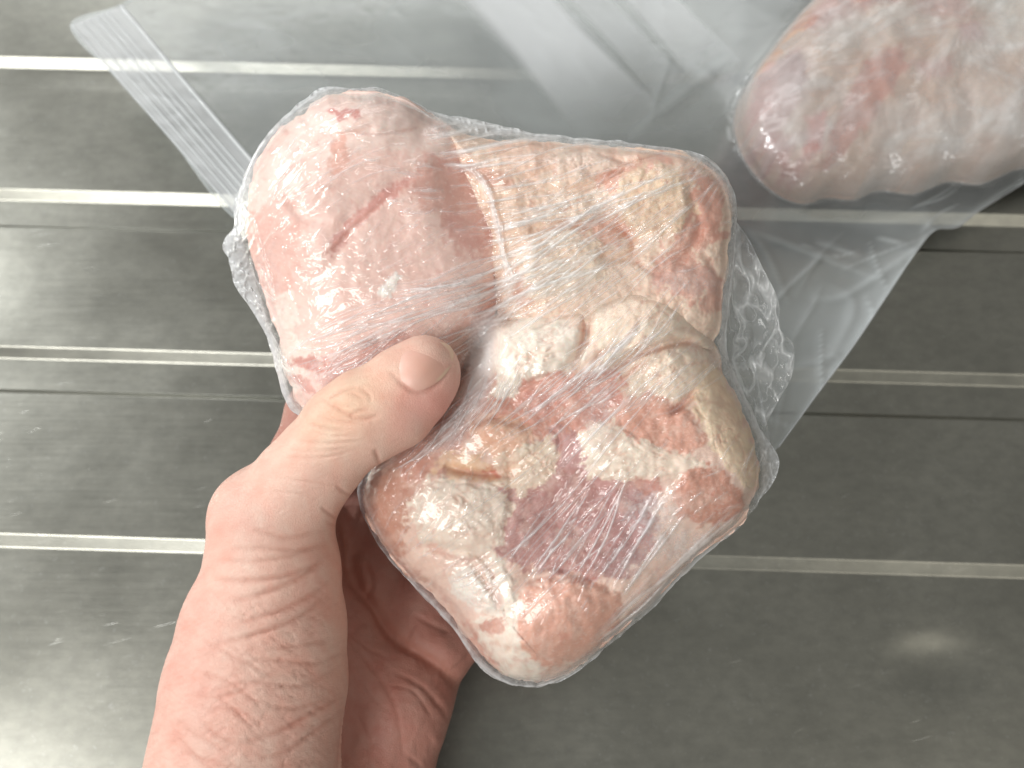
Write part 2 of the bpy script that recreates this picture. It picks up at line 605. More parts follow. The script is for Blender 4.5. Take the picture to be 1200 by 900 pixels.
def lobe(f, cx, cy, rx, ry, ang, amp, p=2.0):
    a = math.radians(ang)
    u = ((X - cx) * math.cos(a) + (Y - cy) * math.sin(a)) / rx
    v = (-(X - cx) * math.sin(a) + (Y - cy) * math.cos(a)) / ry
    f += amp * np.exp(-(u * u + v * v) ** (p / 2))


hA, dA = dome(OUT_A, 70, 92, -6)
hB, dB = dome(OUT_B, 58, 62, -4)
hC, dC = dome(OUT_C, 80, 80, -4)
for f, seed in ((hA, 1), (hB, 2), (hC, 3)):
    f += (1.6 if seed == 1 else 3.2) * fbm(X / 46, Y / 46, seed, 3)
hB += 2.2 * fbm(X / 17, Y / 17, 12, 3)
hC += 1.5 * fbm(X / 15, Y / 15, 13, 3)
hA += 0.35 * fbm(X / 12, Y / 12, 14, 3)
# lobes and hollows of the muscles
lobe(hA, 400, 300, 100, 80, 60, 10)
lobe(hA, 425, 135, 50, 26, 5, 12)
lobe(hA, 540, 240, 30, 60, -15, -10)
lobe(hB, 770, 232, 52, 46, 0, 9, 4)
lobe(hB, 660, 312, 60, 40, -10, 8, 4)
lobe(hB, 640, 190, 70, 20, 4, 8)
lobe(hC, 625, 408, 62, 42, 10, 10, 2)
lobe(hC, 755, 375, 62, 42, 15, 9, 2)
lobe(hC, 785, 430, 46, 32, 20, 10, 2)
lobe(hC, 780, 500, 50, 38, 20, 5, 2)
lobe(hC, 588, 512, 42, 26, 15, 10, 2)
lobe(hC, 540, 605, 60, 46, 10, 11, 2)
lobe(hC, 650, 610, 60, 60, -50, -9)
lobe(hC, 665, 728, 62, 48, -20, 14, 2)
lobe(hC, 725, 535, 60, 34, 15, 8, 2)
lobe(hC, 855, 520, 30, 70, -15, 9, 2)
for f, pts, w, a in (
        (hA, [(330, 205), (350, 250), (390, 260)], 10, -5), (hA, [(385, 285), (420, 245), (480, 205), (520, 190)], 12, -3),
        (hA, [(335, 330), (380, 320), (415, 270)], 12, -3), (hA, [(375, 150), (400, 160), (440, 150)], 8, -5),
        (hB, [(690, 235), (735, 270), (740, 300), (700, 300)], 9, -11), (hB, [(610, 215), (660, 225), (700, 215), (750, 190)], 8, -8),
        (hB, [(805, 220), (820, 270), (790, 320)], 9, -8), (hB, [(620, 270), (660, 262), (700, 268)], 8, -8),
        (hC, [(690, 350), (685, 400), (660, 440)], 9, -14), (hC, [(710, 440), (745, 415), (800, 400), (830, 410)], 8, -12),
        (hC, [(520, 545), (560, 555), (610, 545), (650, 510)], 8, -9), (hC, [(545, 500), (575, 490), (625, 500)], 7, -7),
        (hC, [(785, 485), (805, 470), (815, 455)], 6, -10), (hC, [(480, 640), (560, 650), (590, 690)], 8, -8),
        (hC, [(550, 655), (575, 690), (585, 710)], 6, -8), (hC, [(600, 680), (650, 665), (720, 690)], 9, -9),
        (hC, [(595, 520), (600, 580), (590, 630)], 8, -6), (hC, [(600, 450), (560, 490), (520, 520)], 8, -5)):
    R1.stroke(f, pts, w, a)

# colours of the flesh, patch after patch
PINK, PALE, RED, DEEP, MAUVE = (238, 198, 188), (241, 212, 203), (214, 143, 128), (190, 112, 100), (186, 128, 126)
SALMON, CREAM, WHITE, BUFF, ORANGE = (226, 166, 150), (239, 212, 194), (245, 235, 226), (236, 208, 172), (233, 190, 154)
BROWN = (196, 138, 118)
base = {'A': PINK, 'B': CREAM, 'C': (233, 198, 184)}
rnd = {}


def poly_ell(cx, cy, rx, ry, ang=0, n=14):
    a = math.radians(ang)
    t = np.linspace(0, 2 * math.pi, n, endpoint=False)
    return [(cx + rx * math.cos(q) * math.cos(a) - ry * math.sin(q) * math.sin(a), cy + rx * math.cos(q) * math.sin(a) + ry * math.sin(q) * math.cos(a)) for q in t]


# (piece, part name or None, colour, polygon, ragged, softness, raise)
PATCH = [
    ('A', None, PALE, [(370, 105), (500, 110), (540, 150), (520, 185), (440, 175), (380, 190), (330, 170)], 12, 22, 0),
    ('A', None, (237, 196, 186), poly_ell(440, 330, 95, 70, 30), 12, 40, 0),
    ('A', None, (226, 172, 160), poly_ell(320, 290, 35, 60, 10), 12, 24, 0),
    ('A', None, SALMON, poly_ell(398, 182, 9, 26, 10), 5, 8, 0),
    ('A', None, (205, 120, 115), poly_ell(404, 133, 22, 5, 8), 5, 5, 0),
    ('A', None, (214, 150, 140), [(500, 190), (545, 180), (575, 225), (585, 275), (560, 300), (530, 290), (510, 240)], 9, 16, 0),
    ('A', None, (216, 158, 146), [(470, 215), (540, 190), (570, 230), (560, 262), (510, 250)], 12, 20, 0),
    ('A', None, (210, 136, 128), [(385, 290), (412, 255), (470, 210), (478, 216), (420, 265), (395, 296)], 4, 6, 0),
    ('A', None, (202, 142, 134), poly_ell(430, 425, 60, 24, -25), 8, 18, 0),
    ('A', 'fat', (243, 228, 218), [(330, 345), (345, 362), (352, 400), (372, 415), (362, 445), (340, 450), (328, 410)], 8, 10, 1),
    ('A', None, (205, 118, 108), poly_ell(366, 428, 22, 7, 14), 6, 5, 0),
    ('A', None, (213, 140, 128), poly_ell(357, 452, 18, 7, 30), 4, 4, 0),
    ('A', 'tendon', (246, 240, 235), [(444, 344), (455, 326), (467, 318), (472, 324), (462, 340), (450, 350)], 2, 3, 1),
    ('A', None, (214, 150, 136), [(480, 420), (540, 380), (590, 330), (590, 420), (540, 460), (500, 490)], 10, 14, 0),
    ('A', None, BROWN, [(530, 400), (550, 385), (560, 420), (540, 470), (520, 450)], 6, 10, 0),
    ('B', None, (232, 190, 170), [(580, 165), (760, 172), (830, 190), (800, 215), (690, 205), (600, 205)], 14, 18, 0),
    ('B', None, (188, 132, 112), [(518, 185), (560, 190), (600, 210), (592, 240), (570, 225), (540, 205)], 10, 14, 0),
    ('B', None, (214, 176, 152), [(565, 230), (600, 215), (620, 260), (610, 300), (585, 290)], 9, 12, 0),
    ('B', None, (198, 140, 118), [(600, 315), (625, 310), (625, 355), (605, 362)], 7, 10, 0),
    ('B', None, (218, 146, 126), [(700, 205), (740, 195), (775, 178), (785, 190), (745, 215), (705, 222)], 7, 8, 0),
    ('B', None, (220, 158, 140), [(690, 255), (730, 262), (735, 285), (700, 290), (680, 272)], 8, 10, 0),
    ('B', None, (212, 140, 124), [(810, 205), (845, 215), (852, 260), (825, 290), (800, 330), (770, 325), (785, 285), (812, 250)], 11, 9, 0),
    ('B', None, (206, 128, 110), poly_ell(828, 272, 14, 18, 20), 5, 6, 0),
    ('B', None, (208, 140, 126), [(765, 305), (830, 310), (850, 335), (820, 352), (780, 340)], 9, 9, 0),
    ('B', None, (214, 150, 134), [(815, 350), (845, 335), (848, 362), (825, 366)], 4, 5, 0),
    ('B', 'fat', (242, 212, 180), poly_ell(766, 233, 46, 42), 9, 10, 2),
    ('B', 'fat', (240, 219, 198), poly_ell(660, 312, 52, 38, -8), 10, 12, 2),
    ('B', 'fat', (242, 214, 200), poly_ell(682, 190, 40, 15, 4), 6, 8, 1),
    ('B', 'fat', (240, 218, 202), poly_ell(668, 245, 40, 18, -10), 8, 10, 1),
    ('C', None, (236, 206, 190), [(560, 380), (700, 340), (840, 400), (820, 480), (700, 480), (590, 470)], 14, 24, 0),
    ('C', None, (214, 148, 132), [(540, 470), (600, 440), (680, 440), (690, 500), (640, 520), (590, 490)], 12, 14, 0),
    ('C', None, (206, 136, 122), [(690, 440), (720, 430), (740, 450), (715, 490), (690, 500), (680, 470)], 9, 9, 0),
    ('C', None, (212, 140, 126), poly_ell(640, 470, 26, 16, -20), 8, 10, 0),
    ('C', None, BROWN, [(424, 560), (470, 540), (490, 580), (470, 640), (500, 690), (470, 670), (435, 630)], 12, 18, 0),
    ('C', None, (206, 146, 130), [(470, 500), (540, 470), (560, 500), (520, 560), (470, 560)], 12, 16, 0),
    ('C', None, MAUVE, [(585, 560), (650, 505), (700, 520), (745, 555), (770, 600), (750, 665), (690, 680), (640, 670), (590, 660), (580, 620)], 8, 8, 0),
    ('C', None, (170, 108, 108), [(690, 590), (740, 570), (765, 610), (740, 665), (700, 670), (680, 640)], 10, 16, 0),
    ('C', None, (200, 146, 146), [(650, 505), (690, 512), (688, 550), (655, 548)], 4, 5, 0),
    ('C', None, ORANGE, [(520, 530), (560, 535), (610, 545), (600, 565), (550, 562), (515, 555)], 8, 8, 0),
    ('C', None, (208, 122, 98), poly_ell(588, 556, 22, 6, 14), 5, 6, 0),
    ('C', 'muscle', (231, 178, 150), poly_ell(588, 510, 40, 24, 10), 6, 7, 2),
    ('C', 'fat', (247, 236, 224), [(584, 410), (596, 378), (628, 366), (668, 378), (690, 400), (684, 425), (650, 436), (620, 440), (600, 462), (578, 470)], 7, 6, 2),
    ('C', 'fat', (243, 223, 203), [(694, 352), (715, 332), (760, 330), (800, 348), (830, 385), (836, 410), (800, 402), (752, 416), (712, 430), (694, 395)], 8, 8, 2),
    ('C', 'fat', (243, 222, 202), [(735, 440), (765, 416), (806, 406), (830, 420), (828, 450), (800, 470), (770, 460), (742, 470)], 8, 8, 2),
    ('C', 'fat', (240, 214, 184), [(826, 428), (846, 438), (868, 480), (884, 530), (884, 572), (866, 560), (842, 540), (826, 500), (812, 470)], 6, 6, 2),
    ('C', 'fat', (244, 226, 210), [(686, 505), (720, 492), (760, 515), (800, 530), (830, 545), (812, 562), (770, 558), (730, 562), (694, 560), (682, 530)], 8, 6, 2),
    ('C', 'fat', (246, 228, 214), [(486, 580), (520, 560), (560, 565), (596, 582), (594, 620), (575, 650), (540, 655), (505, 640), (484, 620)], 8, 8, 2),
    ('C', 'fat', (243, 222, 202), [(580, 540), (620, 520), (648, 515), (652, 545), (625, 572), (595, 575)], 6, 6, 2),
    ('C', 'muscle', (214, 152, 132), [(716, 484), (740, 466), (780, 466), (815, 490), (824, 515), (808, 532), (772, 522), (738, 512)], 5, 4, 2),
    ('C', 'muscle', (209, 144, 124), [(790, 580), (800, 556), (830, 546), (856, 560), (870, 592), (856, 608), (826, 614), (796, 606)], 5, 4, 2),
    ('C', None, (204, 134, 120), [(740, 560), (772, 562), (776, 574), (752, 582)], 4, 4, 0),
    ('C', 'fat', (245, 236, 228), [(525, 680), (550, 662), (572, 690), (585, 715), (560, 716), (536, 700)], 5, 5, 1),
    ('C', 'fat', (244, 232, 220), [(558, 650), (585, 655), (604, 690), (606, 740), (640, 782), (612, 798), (582, 775), (556, 738), (564, 722), (590, 712), (576, 680)], 6, 6, 1),
    ('C', 'muscle', (221, 160, 140), [(612, 700), (640, 682), (690, 684), (726, 694), (728, 720), (706, 750), (668, 778), (632, 778), (608, 748)], 5, 5, 2),
    ('C', None, (206, 150, 136), poly_ell(578, 734, 16, 10, 20), 5, 5, 0),
    ('C', None, (216, 156, 140), [(536, 720), (560, 740), (580, 780), (560, 765)], 5, 8, 0),
]

H = {'A': hA, 'B': hB, 'C': hC}
tint = {}
for k in 'ABC':
    tint[k] = np.ones((R1.h, R1.w, 3)) * lin(base[k])
fatm = {k: np.zeros((R1.h, R1.w)) for k in 'ABC'}
fatm['B'] += 0.7
parts_todo = []
sd = 100
for piece, part, colr, poly, rag, soft, up in PATCH:
    sd += 3
    d = R1.sdf(smooth_closed(poly, 60) if len(poly) > 4 else poly, warp=rag * 1.25, scale=17, seed=sd, pad=40) + 3.0 * fbm(X / 6, Y / 6, sd + 7, 2)
    a = sst(-soft * 0.42, soft * 0.42, d)[..., None]
    tint[piece] = tint[piece] * (1 - a) + lin(colr) * a
    fatm[piece] = np.maximum(fatm[piece] * (1 - 0.6 * a[..., 0]), (1.0 if part == 'fat' else 0.0) * a[..., 0])
    if up:
        H[piece] += up * sst(-2, 9, d)
    if part == 'fat':
        tint[piece] = tint[piece] * (1 - a) + lin(colr) * a * 0.96 + tint[piece] * 0
    if part:
        parts_todo.append((piece, part, poly, sd))
SEAMS = {'B': [([(680, 207), (735, 200), (790, 173)], 5), ([(692, 258), (735, 274), (744, 302)], 4), ([(560, 195), (580, 212), (600, 218)], 7), ([(820, 292), (838, 318), (848, 335)], 4),
               ([(630, 272), (665, 263), (700, 268)], 4), ([(800, 205), (812, 240), (800, 280)], 4), ([(740, 300), (765, 320), (800, 325)], 4), ([(610, 318), (608, 350), (618, 372)], 6), ([(700, 180), (740, 190), (775, 180)], 3)],
         'C': [([(784, 489), (800, 474), (817, 455)], 4.5), ([(712, 438), (748, 416), (802, 401), (825, 408)], 4), ([(722, 412), (742, 396), (752, 375)], 4), ([(520, 545), (560, 556), (602, 560)], 5),
               ([(566, 658), (578, 678), (586, 704)], 4), ([(692, 428), (706, 414), (722, 408)], 4), ([(600, 462), (630, 445), (664, 436)], 3), ([(690, 350), (686, 395), (672, 432)], 4), ([(640, 500), (655, 512), (652, 545)], 3),
               ([(600, 690), (640, 678), (700, 682)], 4), ([(500, 640), (540, 656), (575, 650)], 5), ([(715, 452), (735, 440), (760, 420)], 3), ([(560, 500), (590, 486), (625, 498)], 3)],
         'A': [([(340, 300), (380, 300), (420, 262), (475, 215), (520, 195)], 3), ([(318, 230), (340, 200), (372, 180)], 3), ([(345, 428), (370, 426), (395, 436)], 4), ([(400, 150), (440, 158), (500, 150)], 3)]}
for i, k in enumerate('ABC'):
    n = fbm(X / 30, Y / 30, 30 + i, 4, 0.6)[..., None]
    n2 = fbm(X / 9, Y / 9, 40 + i, 3, 0.6)[..., None]
    tint[k] = tint[k] * (1 + n * np.array([0.02, 0.06, 0.07])) * (1 + n2 * np.array([0.02, 0.04, 0.04]))
    # lobules: furrows between grains of fat, finer grain on the muscles
    fur = np.clip(1 - np.abs(fbm(X / 21 + 0.5 * n[..., 0], Y / 17, 110 + i, 2)) * 4.2, 0, 1) * sst(-0.25, 0.2, fbm(X / 40, Y / 40, 115 + i))
    fur2 = np.clip(1 - np.abs(fbm(X / 10, Y / 9, 118 + i, 2)) * 3.2, 0, 1)
    wf = fatm[k] * (0.4 if k == 'A' else 1)
    H[k] = H[k] - 1.7 * fur * wf - 0.6 * fur2 * wf + 0.5 * wf
    fm = ((0.50 * fur + 0.18 * fur2) * wf)[..., None]
    tint[k] = tint[k] * (1 - fm) + lin((222, 172, 150)) * fm
    a_ = math.radians(-50 if k == 'C' else 25)
    gr = np.clip(1 - np.abs(noise((X * math.cos(a_) + Y * math.sin(a_)) / 30, (-X * math.sin(a_) + Y * math.cos(a_)) / 5.0, 121 + i)) * 3, 0, 1) * (1 - fatm[k])
    tint[k] = tint[k] * (1 + 0.10 * gr[..., None] * np.array([0.6, 1, 1]))
    # white threads of connective tissue and tiny red flecks
    th = np.abs(fbm(X / 24, Y / 24, 60 + i, 4, 0.6))
    m = (sst(0.06, 0.0, th) * sst(-0.1, 0.3, fbm(X / 60, Y / 60, 70 + i)))[..., None] * 0.4
    tint[k] = tint[k] * (1 - m) + lin((246, 228, 218)) * m
    pf = (sst(0.0, 0.7, fbm(X / 30, Y / 24, 150 + i, 5, 0.65)) * (0.10 if k == 'A' else 0.26) * (1 - 0.7 * fatm[k]))[..., None]
    tint[k] = tint[k] * (1 - pf) + lin((240, 214, 201)) * pf
    if k in SEAMS:
        sm = np.zeros((R1.h, R1.w))
        for q_, w_ in SEAMS[k]:
            R1.stroke(sm, [(x + rng.normal(0, 2), y + rng.normal(0, 2)) for x, y in q_], w_, 1.0)
            R1.stroke(H[k], q_, w_ * 1.5, -1.2 if k == 'A' else -4.0)
        sm = (np.clip(sm, 0, 1) * (0.38 if k == 'A' else 0.55))[..., None]
        tint[k] = tint[k] * (1 - sm) + lin((188, 112, 94)) * sm
    rd = sst(0.62, 0.85, fbm(X / 14, Y / 14, 80 + i, 3, 0.7))[..., None] * 0.28
    tint[k] = tint[k] * (1 - rd) + lin((205, 122, 108)) * rd
    H[k] = np.where({'A': dA, 'B': dB, 'C': dC}[k] > -1, H[k], -60)
    lum = tint[k].mean(-1, keepdims=True) * np.array([1.09, 0.985, 0.90])
    tint[k] = tint[k] * 0.90 + lum * 0.10
    lift = {'A': 0.16, 'B': 0.26, 'C': 0.06}[k]
    tint[k] = np.clip((tint[k] * (1 - lift) + lin((243, 216, 196)) * lift) * np.array([1.0, 0.985, 0.985] if k == 'A' else [1.01, 1.0, 0.97]), 0.02, 0.95)

pack_c = P(600, 450, -70)
pack = thing('wrapped_chicken', pack_c, 'frozen raw chicken thighs in clear cling film held up in the hand', 'packed meat')


def meat_piece(key, out, centre, back, n=560, rings=150):
    o = smooth_closed(out, n)
    an = np.linspace(0, 2 * math.pi, n, endpoint=False)
    o = np.array(centre) + (o - np.array(centre)) * ((0.996 if key == 'C' else 0.988) + 0.020 * fbm(5 * np.cos(an), 5 * np.sin(an), 140 + ord(key), 4, 0.6))[:, None]
    pts, r = polar_grid(o, centre, rings, 1.5)
    z = R1.sample(H[key], pts[..., 0], pts[..., 1])
    rim = -5.0
    w = sst(0.93, 1.0, r)[:, None]
    z = np.maximum(z, rim) * (1 - w) + np.clip(z, rim, 12) * w
    col = R1.sample(tint[key], pts[..., 0], pts[..., 1])
    V = P(pts[..., 0], pts[..., 1], z).reshape(-1, 3)
    nb = 26
    pb, rb = polar_grid(o, centre, nb, 1.7)
    pb, rb = pb[:-1], rb[:-1]
    zb = z[-1][None] + (-back - z[-1][None]) * np.sqrt(np.clip(1 - rb ** 2, 0, 1))[:, None] + 2.0 * fbm(pb[..., 0] / 30, pb[..., 1] / 30, 5)
    Vb = P(pb[..., 0], pb[..., 1], zb).reshape(-1, 3)
    cb = R1.sample(tint[key], pb[..., 0], pb[..., 1])
    F1 = polar_faces(rings, n, 0, True)
    F2 = polar_faces(nb - 1, n, len(V), True)[:, ::-1]
    a = (rings - 1) * n + np.arange(n); a2 = (rings - 1) * n + (np.arange(n) + 1) % n
    b = len(V) + (nb - 2) * n + np.arange(n); b2 = len(V) + (nb - 2) * n + (np.arange(n) + 1) % n
    F3 = np.stack([a, b, b2, a2], -1)
    faces = np.concatenate([F1, F2, F3])[:, ::-1]
    return mesh_obj('chicken_thigh', np.concatenate([V, Vb]), faces, M_MEAT, pack,
                    {'tint': np.concatenate([col.reshape(-1, 3), cb.reshape(-1, 3)])})


thigh = {'A': meat_piece('A', OUT_A, (440, 310), 48), 'B': meat_piece('B', OUT_B, (710, 290), 44), 'C': meat_piece('C', OUT_C, (660, 570), 58)}
thigh['A']['label'] = 'smooth pale pink thigh above the thumb'
thigh['B']['label'] = 'cream fatty thigh at the upper right'
thigh['C']['label'] = 'mottled thigh of white fat and red muscle at the bottom'

for piece, part, poly, sd in parts_todo:
    q = smooth_closed(poly, 96)
    c = q.mean(0)
    ang = np.linspace(0, 2 * math.pi, 96, endpoint=False)
    q = c + (q - c) * (1 + 0.05 * fbm(3 * np.cos(ang), 3 * np.sin(ang), sd, 3))[:, None]
    pts, r = polar_grid(q, c, 34, 1.0)
    z = R1.sample(H[piece], pts[..., 0], pts[..., 1]) + 1.5 * (1 - r ** 4)[:, None] - 0.8
    colr = R1.sample(tint[piece], pts[..., 0], pts[..., 1])
    mesh_obj(part, P(pts[..., 0], pts[..., 1], z).reshape(-1, 3), polar_faces(34, 96, 0, True)[:, ::-1], M_MEAT, thigh[piece], {'tint': colr.reshape(-1, 3)})

# ------------------------------------------------------------------ cling film round the pack
dF = R1.sdf(smooth_closed(OUT_F, 200), pad=40)
obst = dilate(np.maximum.reduce([H['A'], H['B'], H['C']]), 3) + 2.6
rimz = -14 + 4 * fbm(X / 30, Y / 30, 91)
# taut skin over the lumps: relax towards flat, never below the meat
film = np.maximum(obst, 0)
inside = dF > 0
for it in range(60):
    film = blur(film, 3)
    film = np.where(inside, np.maximum(film, obst), rimz)
film_sag = sst(2, 16, film - obst)             # where it bridges a hollow
wr = np.zeros_like(film)                       # ridges of the wrinkles
hz = np.zeros_like(film)                       # whitish creases


def family(n, p0, p1, a0, a1, l0, l1, w=(1.2, 2.3), amp=(1.2, 2.8), hazy=0.35, bend=0.06, jit=6):
    for i in range(n):
        s = (i + rng.uniform(0.1, 0.9)) / n
        x = p0[0] + (p1[0] - p0[0]) * s + rng.normal(0, jit)
        y = p0[1] + (p1[1] - p0[1]) * s + rng.normal(0, jit)
        a = math.radians(a0 + (a1 - a0) * s + rng.normal(0, 4))
        L = rng.uniform(l0, l1)
        b = rng.normal(0, bend) * L
        m = (x + math.cos(a) * L / 2 - math.sin(a) * b, y + math.sin(a) * L / 2 + math.cos(a) * b)
        e = (x + math.cos(a) * L, y + math.sin(a) * L)
        ww = rng.uniform(*w); aa = rng.uniform(*amp) * 1.35
        R1.stroke(wr, [(x, y), m, e], ww, aa)
        if hazy:
            R1.stroke(hz, [(x, y), m, e], ww * 0.75, hazy * rng.uniform(0.5, 1.7))


family(44, (455, 340), (615, 400), -10, -34, 60, 210, hazy=0.42)
family(30, (560, 210), (600, 350), -8, -36, 60, 170, hazy=0.36)
family(26, (620, 250), (720, 360), -24, -42, 70, 180, hazy=0.32)
family(30, (560, 520), (700, 440), -32, -46, 60, 150, hazy=0.34)
family(24, (340, 400), (470, 430), -14, -38, 50, 150, hazy=0.30)
family(30, (450, 560), (590, 480), -40, -62, 40, 110, hazy=0.34)          # across the valley towards upper right
family(14, (505, 170), (570, 330), -6, -22, 60, 150, hazy=0.42)           # top of the valley
family(16, (560, 260), (600, 360), -8, -40, 180, 330, w=(1.3, 2.2), amp=(1.6, 3), hazy=0.42, bend=0.04)
family(14, (600, 300), (585, 400), 168, 150, 120, 280, w=(1.3, 2.2), amp=(1.6, 3), hazy=0.42, bend=0.04)
family(12, (560, 540), (700, 560), -38, -50, 140, 260, w=(1.3, 2.2), amp=(1.6, 3), hazy=0.36, bend=0.03)
family(10, (480, 640), (600, 760), -40, -44, 160, 300, w=(1.3, 2.2), amp=(1.4, 2.6), hazy=0.26, bend=0.03)
family(10, (500, 145), (520, 200), -6, -14, 90, 170, w=(2, 4), hazy=0.42)
family(20, (610, 330), (700, 470), -30, -46, 70, 150, hazy=0.34)
family(20, (640, 500), (760, 400), -36, -46, 50, 120, hazy=0.34)
family(16, (700, 490), (800, 470), -36, -44, 40, 110, hazy=0.30)
family(13, (618, 672), (738, 700), -58, -54, 100, 150, w=(1.8, 2.8), amp=(2.0, 3.6), hazy=0.40, bend=0.02, jit=2)
family(10, (590, 640), (640, 690), -52, -48, 60, 120, w=(1.6, 2.6), amp=(1.6, 3), hazy=0.3, bend=0.03)
family(18, (690, 760), (790, 680), -43, -40, 60, 150, w=(2, 4), amp=(1.5, 3), hazy=0.40, bend=0.02)
family(12, (330, 430), (420, 460), -25, -38, 60, 150, hazy=0.34)
family(12, (370, 395), (480, 360), -14, -26, 60, 140, hazy=0.26)
family(10, (300, 250), (400, 210), -45, -20, 50, 110, hazy=0.25)
family(16, (420, 560), (540, 500), -45, -60, 50, 120, hazy=0.30)
family(12, (440, 620), (540, 690), -60, -20, 30, 70, hazy=0.24)
family(60, (310, 210), (420, 150), -60, -10, 10, 60, w=(1.4, 3), amp=(1.2, 3.2), hazy=0.16, jit=30)
family(40, (310, 300), (430, 420), -60, -10, 10, 40, w=(1.4, 3), amp=(1, 3), hazy=0.12, jit=40)
family(10, (280, 230), (330, 440), 70, 60, 40, 90, hazy=0.18)
family(10, (760, 210), (840, 260), -50, -60, 30, 70, hazy=0.25)
family(8, (850, 560), (905, 545), -60, -75, 30, 60, hazy=0.3)
family(30, (430, 180), (560, 280), 10, -10, 10, 40, w=(2, 4), amp=(1.5, 3), hazy=0.22, jit=22)
family(70, (330, 250), (560, 320), -50, -20, 8, 30, w=(1.6, 3), amp=(1, 2.4), hazy=0.14, jit=45)
family(70, (480, 560), (640, 640), -80, -20, 8, 26, w=(1.6, 3), amp=(1, 2.6), hazy=0.16, jit=38)
family(60, (620, 200), (820, 280), -60, -20, 10, 40, w=(1.6, 3), amp=(1, 2.4), hazy=0.20, jit=40)
family(50, (640, 700), (830, 560), -70, -30, 8, 30, w=(1.6, 3), amp=(1, 2.4), hazy=0.2, jit=28)
cr_ = 1 - np.abs(fbm(X / 26, Y / 15, 95, 3)) * 2.2
wr += 1.5 * np.clip(cr_, 0, 1) ** 3 * sst(-0.2, 0.35, fbm(X / 70, Y / 70, 96))
fringe = np.maximum.reduce([dA, dB, dC])       # distance to the meat, negative outside
out_f = sst(1, -10, fringe)
cr2 = np.clip(1 - np.abs(fbm(X / 13, Y / 18, 97, 3)) * 2.5, 0, 1) ** 2
wr += out_f * 5 * cr2
hz += out_f * (0.26 + 0.30 * cr2)
hz += 0.55 * sst(15, 1, dF) * (0.6 + 0.6 * fbm(X / 12, Y / 12, 98))
hz += 0.30 * sst(0.35, 1, film_sag) * 0.5
# frost under the film
for cx, cy, rx, ry, am in ((765, 600, 34, 30, 0.5), (800, 640, 46, 18, 0.45), (735, 660, 30, 20, 0.25), (312, 330, 18, 50, 0.18), (380, 440, 40, 30, 0.22),
                           (560, 425, 14, 52, 0.6), (535, 500, 24, 30, 0.25), (560, 690, 40, 30, 0.2), (700, 490, 18, 40, 0.3), (800, 330, 50, 16, 0.3), (690, 345, 40, 30, 0.2), (545, 150, 40, 14, 0.4)):
    d = ((X - cx) / rx) ** 2 + ((Y - cy) / ry) ** 2
    hz += am * np.exp(-d ** 1.5) * (0.75 + 0.6 * fbm(X / 9, Y / 9, 99, 3, 0.7))
R1.stroke(hz, [(578, 362), (568, 415), (555, 462), (546, 492)], 24, 0.62)
R1.stroke(hz, [(546, 480), (530, 510), (512, 540)], 14, 0.3)
for q_ in range(5):
    R1.stroke(hz, [(x + rng.normal(0, 4), y + rng.normal(0, 4)) for x, y in ((522, 192), (552, 200), (574, 226), (583, 262), (590, 300), (598, 335), (585, 372))], rng.uniform(1.5, 3.5), 0.32)
    R1.stroke(wr, [(x + rng.normal(0, 4), y + rng.normal(0, 4)) for x, y in ((522, 192), (552, 200), (574, 226), (583, 262), (590, 300), (598, 335))], rng.uniform(1.5, 3), 2)
hz = np.clip(hz, 0, 0.75)

n, rings = 1400, 310
of = smooth_closed(OUT_F, n)
aa = np.linspace(0, 2 * math.pi, n, endpoint=False)
of = of + (of - np.array((610, 455))) * (0.016 * np.abs(fbm(5 * np.cos(aa), 5 * np.sin(aa), 88, 3, 0.5)) - 0.003)[:, None]
pts, r = polar_grid(of, (610, 455), rings, 1.25)
zf = R1.sample(film + wr, pts[..., 0], pts[..., 1])
w = sst(0.965, 1.0, r)[:, None]
zf = zf * (1 - w) + np.minimum(zf, -6) * w
hv = R1.sample(hz, pts[..., 0], pts[..., 1])
V = P(pts[..., 0], pts[..., 1], zf).reshape(-1, 3)
nb = 30
pb, rb = polar_grid(of, (610, 455), nb, 1.6)
pb, rb = pb[:-1], rb[:-1]
zb = zf[-1][None] + (-64 - zf[-1][None]) * np.sqrt(np.clip(1 - rb ** 2, 0, 1))[:, None] ** 0.8
Vb = P(pb[..., 0], pb[..., 1], zb).reshape(-1, 3)
hb = 0.05 + 0.3 * sst(0.8, 1.0, rb)[:, None].repeat(n, 1).ravel()
a = (rings - 1) * n + np.arange(n); a2 = (rings - 1) * n + (np.arange(n) + 1) % n
b = len(V) + (nb - 2) * n + np.arange(n); b2 = len(V) + (nb - 2) * n + (np.arange(n) + 1) % n
faces = np.concatenate([polar_faces(rings, n, 0, True), polar_faces(nb - 1, n, len(V), True)[:, ::-1], np.stack([a, b, b2, a2], -1)])[:, ::-1]
mesh_obj('cling_film', np.concatenate([V, Vb]), faces, M_WRAP, pack, {'haze': np.concatenate([hv.ravel(), hb])})

